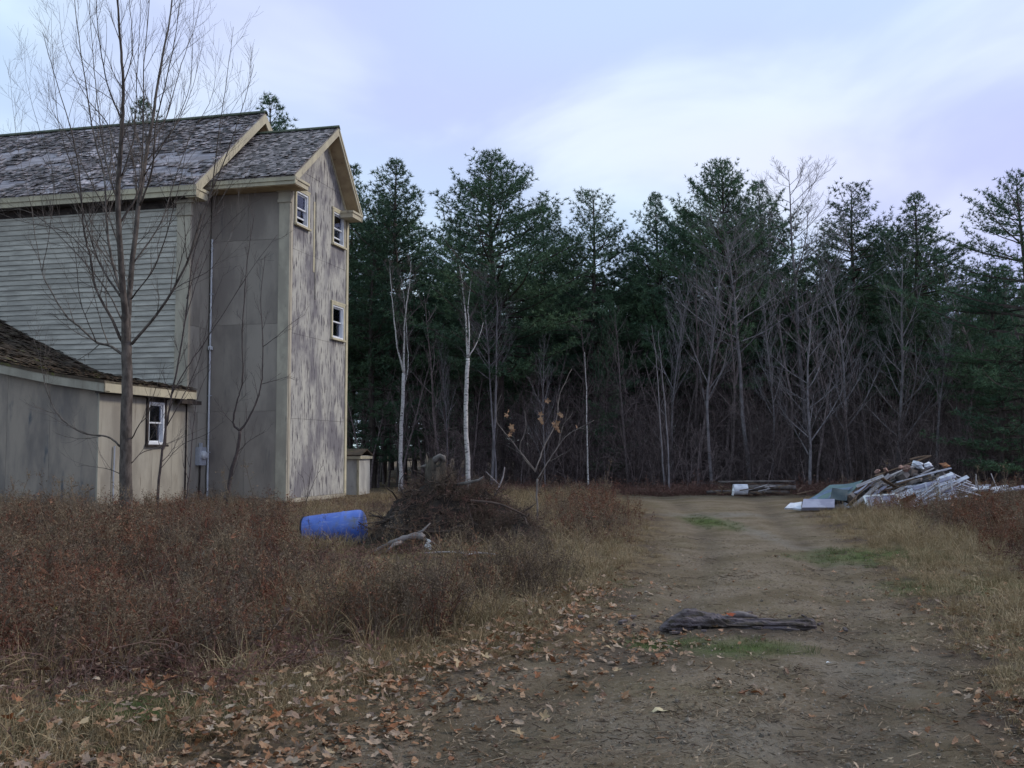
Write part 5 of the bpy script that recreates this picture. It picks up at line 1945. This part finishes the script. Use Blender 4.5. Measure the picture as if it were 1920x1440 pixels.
# long brown boards running up to the right
for k, (a, b_, w, mm, dy, lb) in enumerate([
        ((1588, 948), (1652, 888), .13, brownw, -.35, 'dark brown plank rising steeply in front of the green sheet'),
        ((1600, 950), (1668, 890), .10, greyb, -.45, 'pale grey plank just right of the steep brown plank'),
        ((1640, 893), (1745, 855), .10, brownw, .2, 'longest brown plank topping the scrap pile'),
        ((1655, 900), (1722, 872), .12, greyb, .0, 'grey plank under the topmost brown plank'),
        ((1660, 918), (1750, 878), .12, greyb, -.1, 'grey board across the middle of the scrap pile'),
        ((1650, 895), (1700, 922), .09, brownw, -.4, 'short brown board crossing downward in the pile middle'),
        ((1700, 915), (1790, 893), .14, whitep, -.3, 'upper white long board above the slatted stack'),
        ((1670, 938), (1788, 890), .17, whitep, -.5, 'widest white board slanting across the right of the pile'),
        ((1680, 905), (1776, 880), .07, whitep, -.1, 'narrow white strip just below the pile top'),
        ((1716, 895), (1782, 878), .10, whitep, -.2, 'white board end lifted beside the orange scrap'),
        ((1690, 952), (1795, 905), .10, greyb, -.7, 'lowest grey board in front of slatted stack'),
        ((1706, 862), (1742, 855), .05, brownw, .3, 'thin brown lath poking out at the very top'),
        ((1604, 925), (1640, 899), .15, lav, -.2, 'lavender strip beside the top of the steep brown plank'),
        ((1622, 945), (1660, 912), .10, lav, -.5, 'lavender strip lying behind the white window frame')]):
    plank('board', dp(*a, dy), dp(*b_, dy + .2), w, .035, mm, roll=R.uniform(-.6, 1.0), sag=R.uniform(-.03, .04), label=lb, cat='board', group='boards in the scrap pile')
for k in range(34):
    px, py = R.uniform(1620, 1790), R.uniform(895, 945)
    py = max(py, np.interp(px, [1620, 1720, 1790], [905, 880, 900]))
    ln, sl = R.uniform(30, 75), R.uniform(-.55, -.15)
    dy = R.uniform(-.45, .3)
    plank('board', dp(px - ln / 2, py - sl * ln / 2, dy), dp(px + ln / 2, py + sl * ln / 2, dy + R.uniform(-.2, .3)), R.uniform(.05, .13), .025, R.choice([greyb, greyb, whitep, brownw, lav, whitep]), roll=R.uniform(-.8, 1.2),
          label='loose broken board jumbled inside the scrap pile', cat='board', group='broken boards jumbled in the pile')
# slatted stack at the lower right of the pile
slat_root = empty('slat_panel', dp(1745, 935, -.7), 0, label='stack of white louvre slats fanned out at the lower right of the scrap pile', cat='slats')
for k in range(13):
    a, b_ = dp(1690 + k * 4.5, 950 - k * 1.2 + 6, -.75), dp(1756 + k * 3.2, 905 + k * 4.2, -.55)
    s_ = plank('slat', a, b_, .05, .02, whitep if k % 2 else greyb, roll=R.uniform(.2, .8))
    s_.parent = slat_root
    s_.location = s_.location - slat_root.location
# big white crate-like sheet
wsr = empty('white_frame_panel', dp(1745, 915, -.55), 0, label='large ribbed white panel on the right shoulder of the scrap pile', cat='panel')
c0 = Vector(slat_root.location)
c0 = wsr.location
for k in range(6):
    a, b_ = dp(1712 + k * 3, 917 + k * 6, -.55), dp(1790 + k * .8, 893 + k * 7.5, -.45)
    s_ = plank('rib', a, b_, .09, .03, whitep if k % 3 else lav, roll=1.1)
    s_.parent = wsr
    s_.location = s_.location - c0
for k in range(3):
    a, b_ = dp(1735 + k * 24, 905 - k * 6, -.6), dp(1742 + k * 22, 945 - k * 6, -.6)
    s_ = plank('batten', a, b_, .06, .03, whitep, roll=.2)
    s_.parent = wsr
    s_.location = s_.location - c0


def sheet(name, quad, th, m, n=7, wob=.03, parent=None, **k):
    """thin warped sheet between four corners"""
    A, B, C, D = [np.array(q, float) for q in quad]
    c = (A + B + C + D) / 4
    V, F = [], []
    nr = nrm(np.cross(B - A, D - A))
    ph = R.uniform(0, 6)
    for lay in (0, 1):
        for j in range(n + 1):
            for i in range(n + 1):
                u, v = i / n, j / n
                p = A * (1 - u) * (1 - v) + B * u * (1 - v) + C * u * v + D * (1 - u) * v
                p = p + nr * (wob * math.sin(5 * u + ph) * math.cos(4 * v + ph) + th * lay) - c
                V.append(p)
    m_ = (n + 1) ** 2
    for lay in (0, 1):
        for j in range(n):
            for i in range(n):
                q = lay * m_ + j * (n + 1) + i
                f = (q, q + 1, q + n + 2, q + n + 1)
                F.append(f if lay else f[::-1])
    for i in range(n):
        for (q, r2) in ((i, i + 1), ((n) * (n + 1) + i, n * (n + 1) + i + 1)):
            F.append((q, r2, r2 + m_, q + m_))
        for (q, r2) in ((i * (n + 1), (i + 1) * (n + 1)), (i * (n + 1) + n, (i + 1) * (n + 1) + n)):
            F.append((q, r2, r2 + m_, q + m_))
    return MB().add(V, F).build(name, m, parent, smooth=False, loc=c, **k)


sheet('vinyl_sheet', [dp(1512, 938, -.1), dp(1585, 934, -.1), dp(1618, 902, .8), dp(1556, 912, .8)], .02, greenm, label='green vinyl sheet sloping up the left side of the scrap pile', cat='sheet')
sheet('vinyl_sheet', [dp(1500, 945, -.3), dp(1560, 944, -.3), dp(1600, 914, .35), dp(1550, 920, .35)], .02, bluem, label='blue grey sheet lying below the green vinyl sheet', cat='sheet')
sheet('panel', [dp(1556, 938, -.35), dp(1588, 940, -.45), dp(1590, 919, -.1), dp(1560, 917, -.05)], .03, darkp, label='dark slate coloured panel wedged beside the steep planks', cat='panel')
sheet('slab', [dp(1502, 957, -.75), dp(1563, 957, -.75), dp(1563, 941, -.55), dp(1505, 941, -.55)], .12, lav, n=3, wob=.005, label='pale grey lavender slab at the pile foot, left of centre', cat='slab')
sheet('slab', [dp(1471, 955, -.6), dp(1502, 957, -.7), dp(1503, 944, -.4), dp(1482, 946, -.4)], .05, whitep, n=3, wob=.01, label='white pointed scrap forming the left tip of the pile', cat='slab')
for (px, py, s_, mm, lb) in [(1645, 884, .13, insul, 'pink brown chunk left of the pile top'), (1660, 881, .14, insul, 'pink brown chunk nearest the longest brown plank'), (1700, 878, .2, insul, 'largest pink brown chunk on the pile crest'),
                             (1722, 872, .24, whitep, 'white crumpled scrap right at the pile crest'), (1690, 876, .14, insul, 'small pink chunk between the crest chunks'), (1740, 872, .2, whitep, 'white crumpled scrap at right end of the crest'),
                             (1772, 872, .17, mat('orange brown scrap', (.42, .20, .10), (.32, .15, .09), 5), 'orange brown scrap standing on the right shoulder'),
                             (1585, 948, .2, whitep, 'pale lump at the pile foot right of the lavender slab'), (1600, 952, .18, greyb, 'grey lump at the pile foot by the window frame'), (1640, 920, .18, whitep, 'white crumpled scrap above the window frame')]:
    r2 = random.Random(int(px))
    p = dp(px, py, -.2)
    V = []
    ico = bpy.data.meshes.new('tmp')
    mb = MB()
    Kk = 9
    Vb, Fb = [(0, 0, -.5)], []
    for (z_, rd) in ((-.35, .4), (0, .55), (.3, .38)):
        for q in range(Kk):
            an = 2 * PI * q / Kk
            f = rd * r2.uniform(.45, 1.35)
            Vb.append((f * math.cos(an) * 1.5, f * math.sin(an), z_ * r2.uniform(.3, 1.1)))
    Vb.append((0, 0, .5))
    for q in range(Kk):
        Fb.append((0, 1 + (q + 1) % Kk, 1 + q))
        for l_ in (0, 1):
            Fb.append((1 + l_ * Kk + q, 1 + l_ * Kk + (q + 1) % Kk, 1 + (l_ + 1) * Kk + (q + 1) % Kk, 1 + (l_ + 1) * Kk + q))
        Fb.append((1 + 2 * Kk + q, 1 + 2 * Kk + (q + 1) % Kk, len(Vb) - 1))
    mb.add(np.array(Vb) * s_, Fb).build('chunk', mm, loc=p, rot=(r2.uniform(-.5, .5), r2.uniform(-.5, .5), r2.uniform(0, 6)), label=lb, cat='scrap')
# white framed window leaning on the front
q4 = [dp(1632, 966, -1.05), dp(1690, 958, -1.05), dp(1680, 927, -.75), dp(1620, 931, -.75)]
wf = empty('window_frame', q4[0], 0, label='old white window frame with cloudy panes propped on the front of the pile', cat='window')


def addp(o, root):
    o.parent = root
    o.location = o.location - root.location


for k in range(4):
    addp(plank('frame', q4[k], q4[(k + 1) % 4], .055, .045, M['white'], roll=.5), wf)
addp(plank('muntin', (q4[0] + q4[1]) / 2, (q4[2] + q4[3]) / 2, .03, .03, M['white'], roll=.5), wf)
mA, mB_ = (q4[0] + q4[1]) / 2, (q4[2] + q4[3]) / 2
addp(sheet('pane', [q4[0], mA, mB_, q4[3]], .006, lav, n=2, wob=.0), wf)
addp(sheet('pane', [mA, q4[1], q4[2], mB_], .006, lav, n=2, wob=.0), wf)
# row of pale junk continuing to the right
for k in range(13):
    px = 1808 + k * 9.5
    dy = R.uniform(1.5, 2.6)
    a, b_ = dp(px - R.uniform(10, 26), 918 + R.uniform(-4, 6), dy), dp(px + R.uniform(12, 30), 914 + R.uniform(-6, 6), dy + R.uniform(-.3, .3))
    plank('board', a, b_, R.uniform(.08, .16), .06, R.choice([whitep, whitep, lav]), roll=R.uniform(-.5, .8), label='white board in the low row running right from the scrap pile', cat='board', group='white boards right of the pile')
for k in range(10):
    px = R.uniform(1795, 1890)
    p = dp(px, 918, R.uniform(1.2, 2.4))
    plank('stick', p, p + Vector((R.uniform(-.25, .3), R.uniform(-.2, .2), R.uniform(.15, .5))), .025, .02, R.choice([greyb, brownw]), label='splintered lath poking up among the low white boards', cat='stick', group='laths right of the pile')
for k in range(9):
    a, b_ = dp(1785 + R.uniform(-10, 10), 885 + k * 4, .1), dp(1815 + R.uniform(0, 25), 905 + k * 3, .6)
    plank('board', a, b_, .04, .02, greyb if k % 2 else whitep, roll=R.uniform(0, 1), label='thin strip fanning down the right end of the scrap pile', cat='board', group='strips at the right end of the pile')
# far logs and white drum at the track end
fy = 37.5
logd = mat('old grey log', (.15, .13, .12), (.085, .07, .07), 5, bump=.01)
for (x0, x1, yp, r_, lb) in [(1352, 1490, 905, .05, 'long thin upper log in the row at the end of the track'), (1400, 1492, 917, .12, 'thicker log lying right of the white drum at the track end'), (1330, 1372, 924, .06, 'short dark log left of the white drum'), (1410, 1480, 925, .07, 'lowest log at the right of the track end')]:
    a, b_ = at(x0, yp, fy), at(x1, yp, fy + .5)
    zz = max(a.z, r_ * .8 + float(gh(a.x, fy)))
    P = bend([(a.x - b_.x, 0, 0), ((a.x - b_.x) / 2, .05, r_ * .5), (0, 0, .03)], 4)
    MB().tube(P, np.linspace(r_, r_ * .75, 9), 8).build('log', logd, smooth=True, loc=(b_.x, fy + .5, zz), label=lb, cat='log')
wd = at(1388, 918, fy - .6)
dr = empty('drum', (wd.x, fy - .6, .27), 0, label='small white drum lying on its side at the end of the track', cat='drum')
MB().tube([(-.26, 0, 0), (-.25, 0, 0), (.25, 0, 0), (.26, 0, 0)], [.15, .19, .19, .15], 18).build('body', whitep, dr, smooth=False)
MB().tube([(-.30, -.12, -.2), (-.28, -.15, -.05), (-.26, -.1, .06)], [.04, .05, .03], 7).build('spout', M['white'], dr)
for k in range(26):
    p = at(R.uniform(1340, 1500), R.uniform(912, 928), fy - R.uniform(-.3, .8))
    a = Vector((p.x, p.y, max(p.z, .05)))
    plank('stick', a, a + Vector((R.uniform(-.8, .8), R.uniform(-.3, .3), R.uniform(0, .25))), .03, .03, R.choice([greyb, brownw, brownw]), label='loose stick in the brush pile at the end of the track', cat='stick', group='sticks at the track end')
# pebble-sized stones on the track
stm_ = mat('field stone', (.26, .235, .21), (.15, .13, .12), 5, bump=.01)
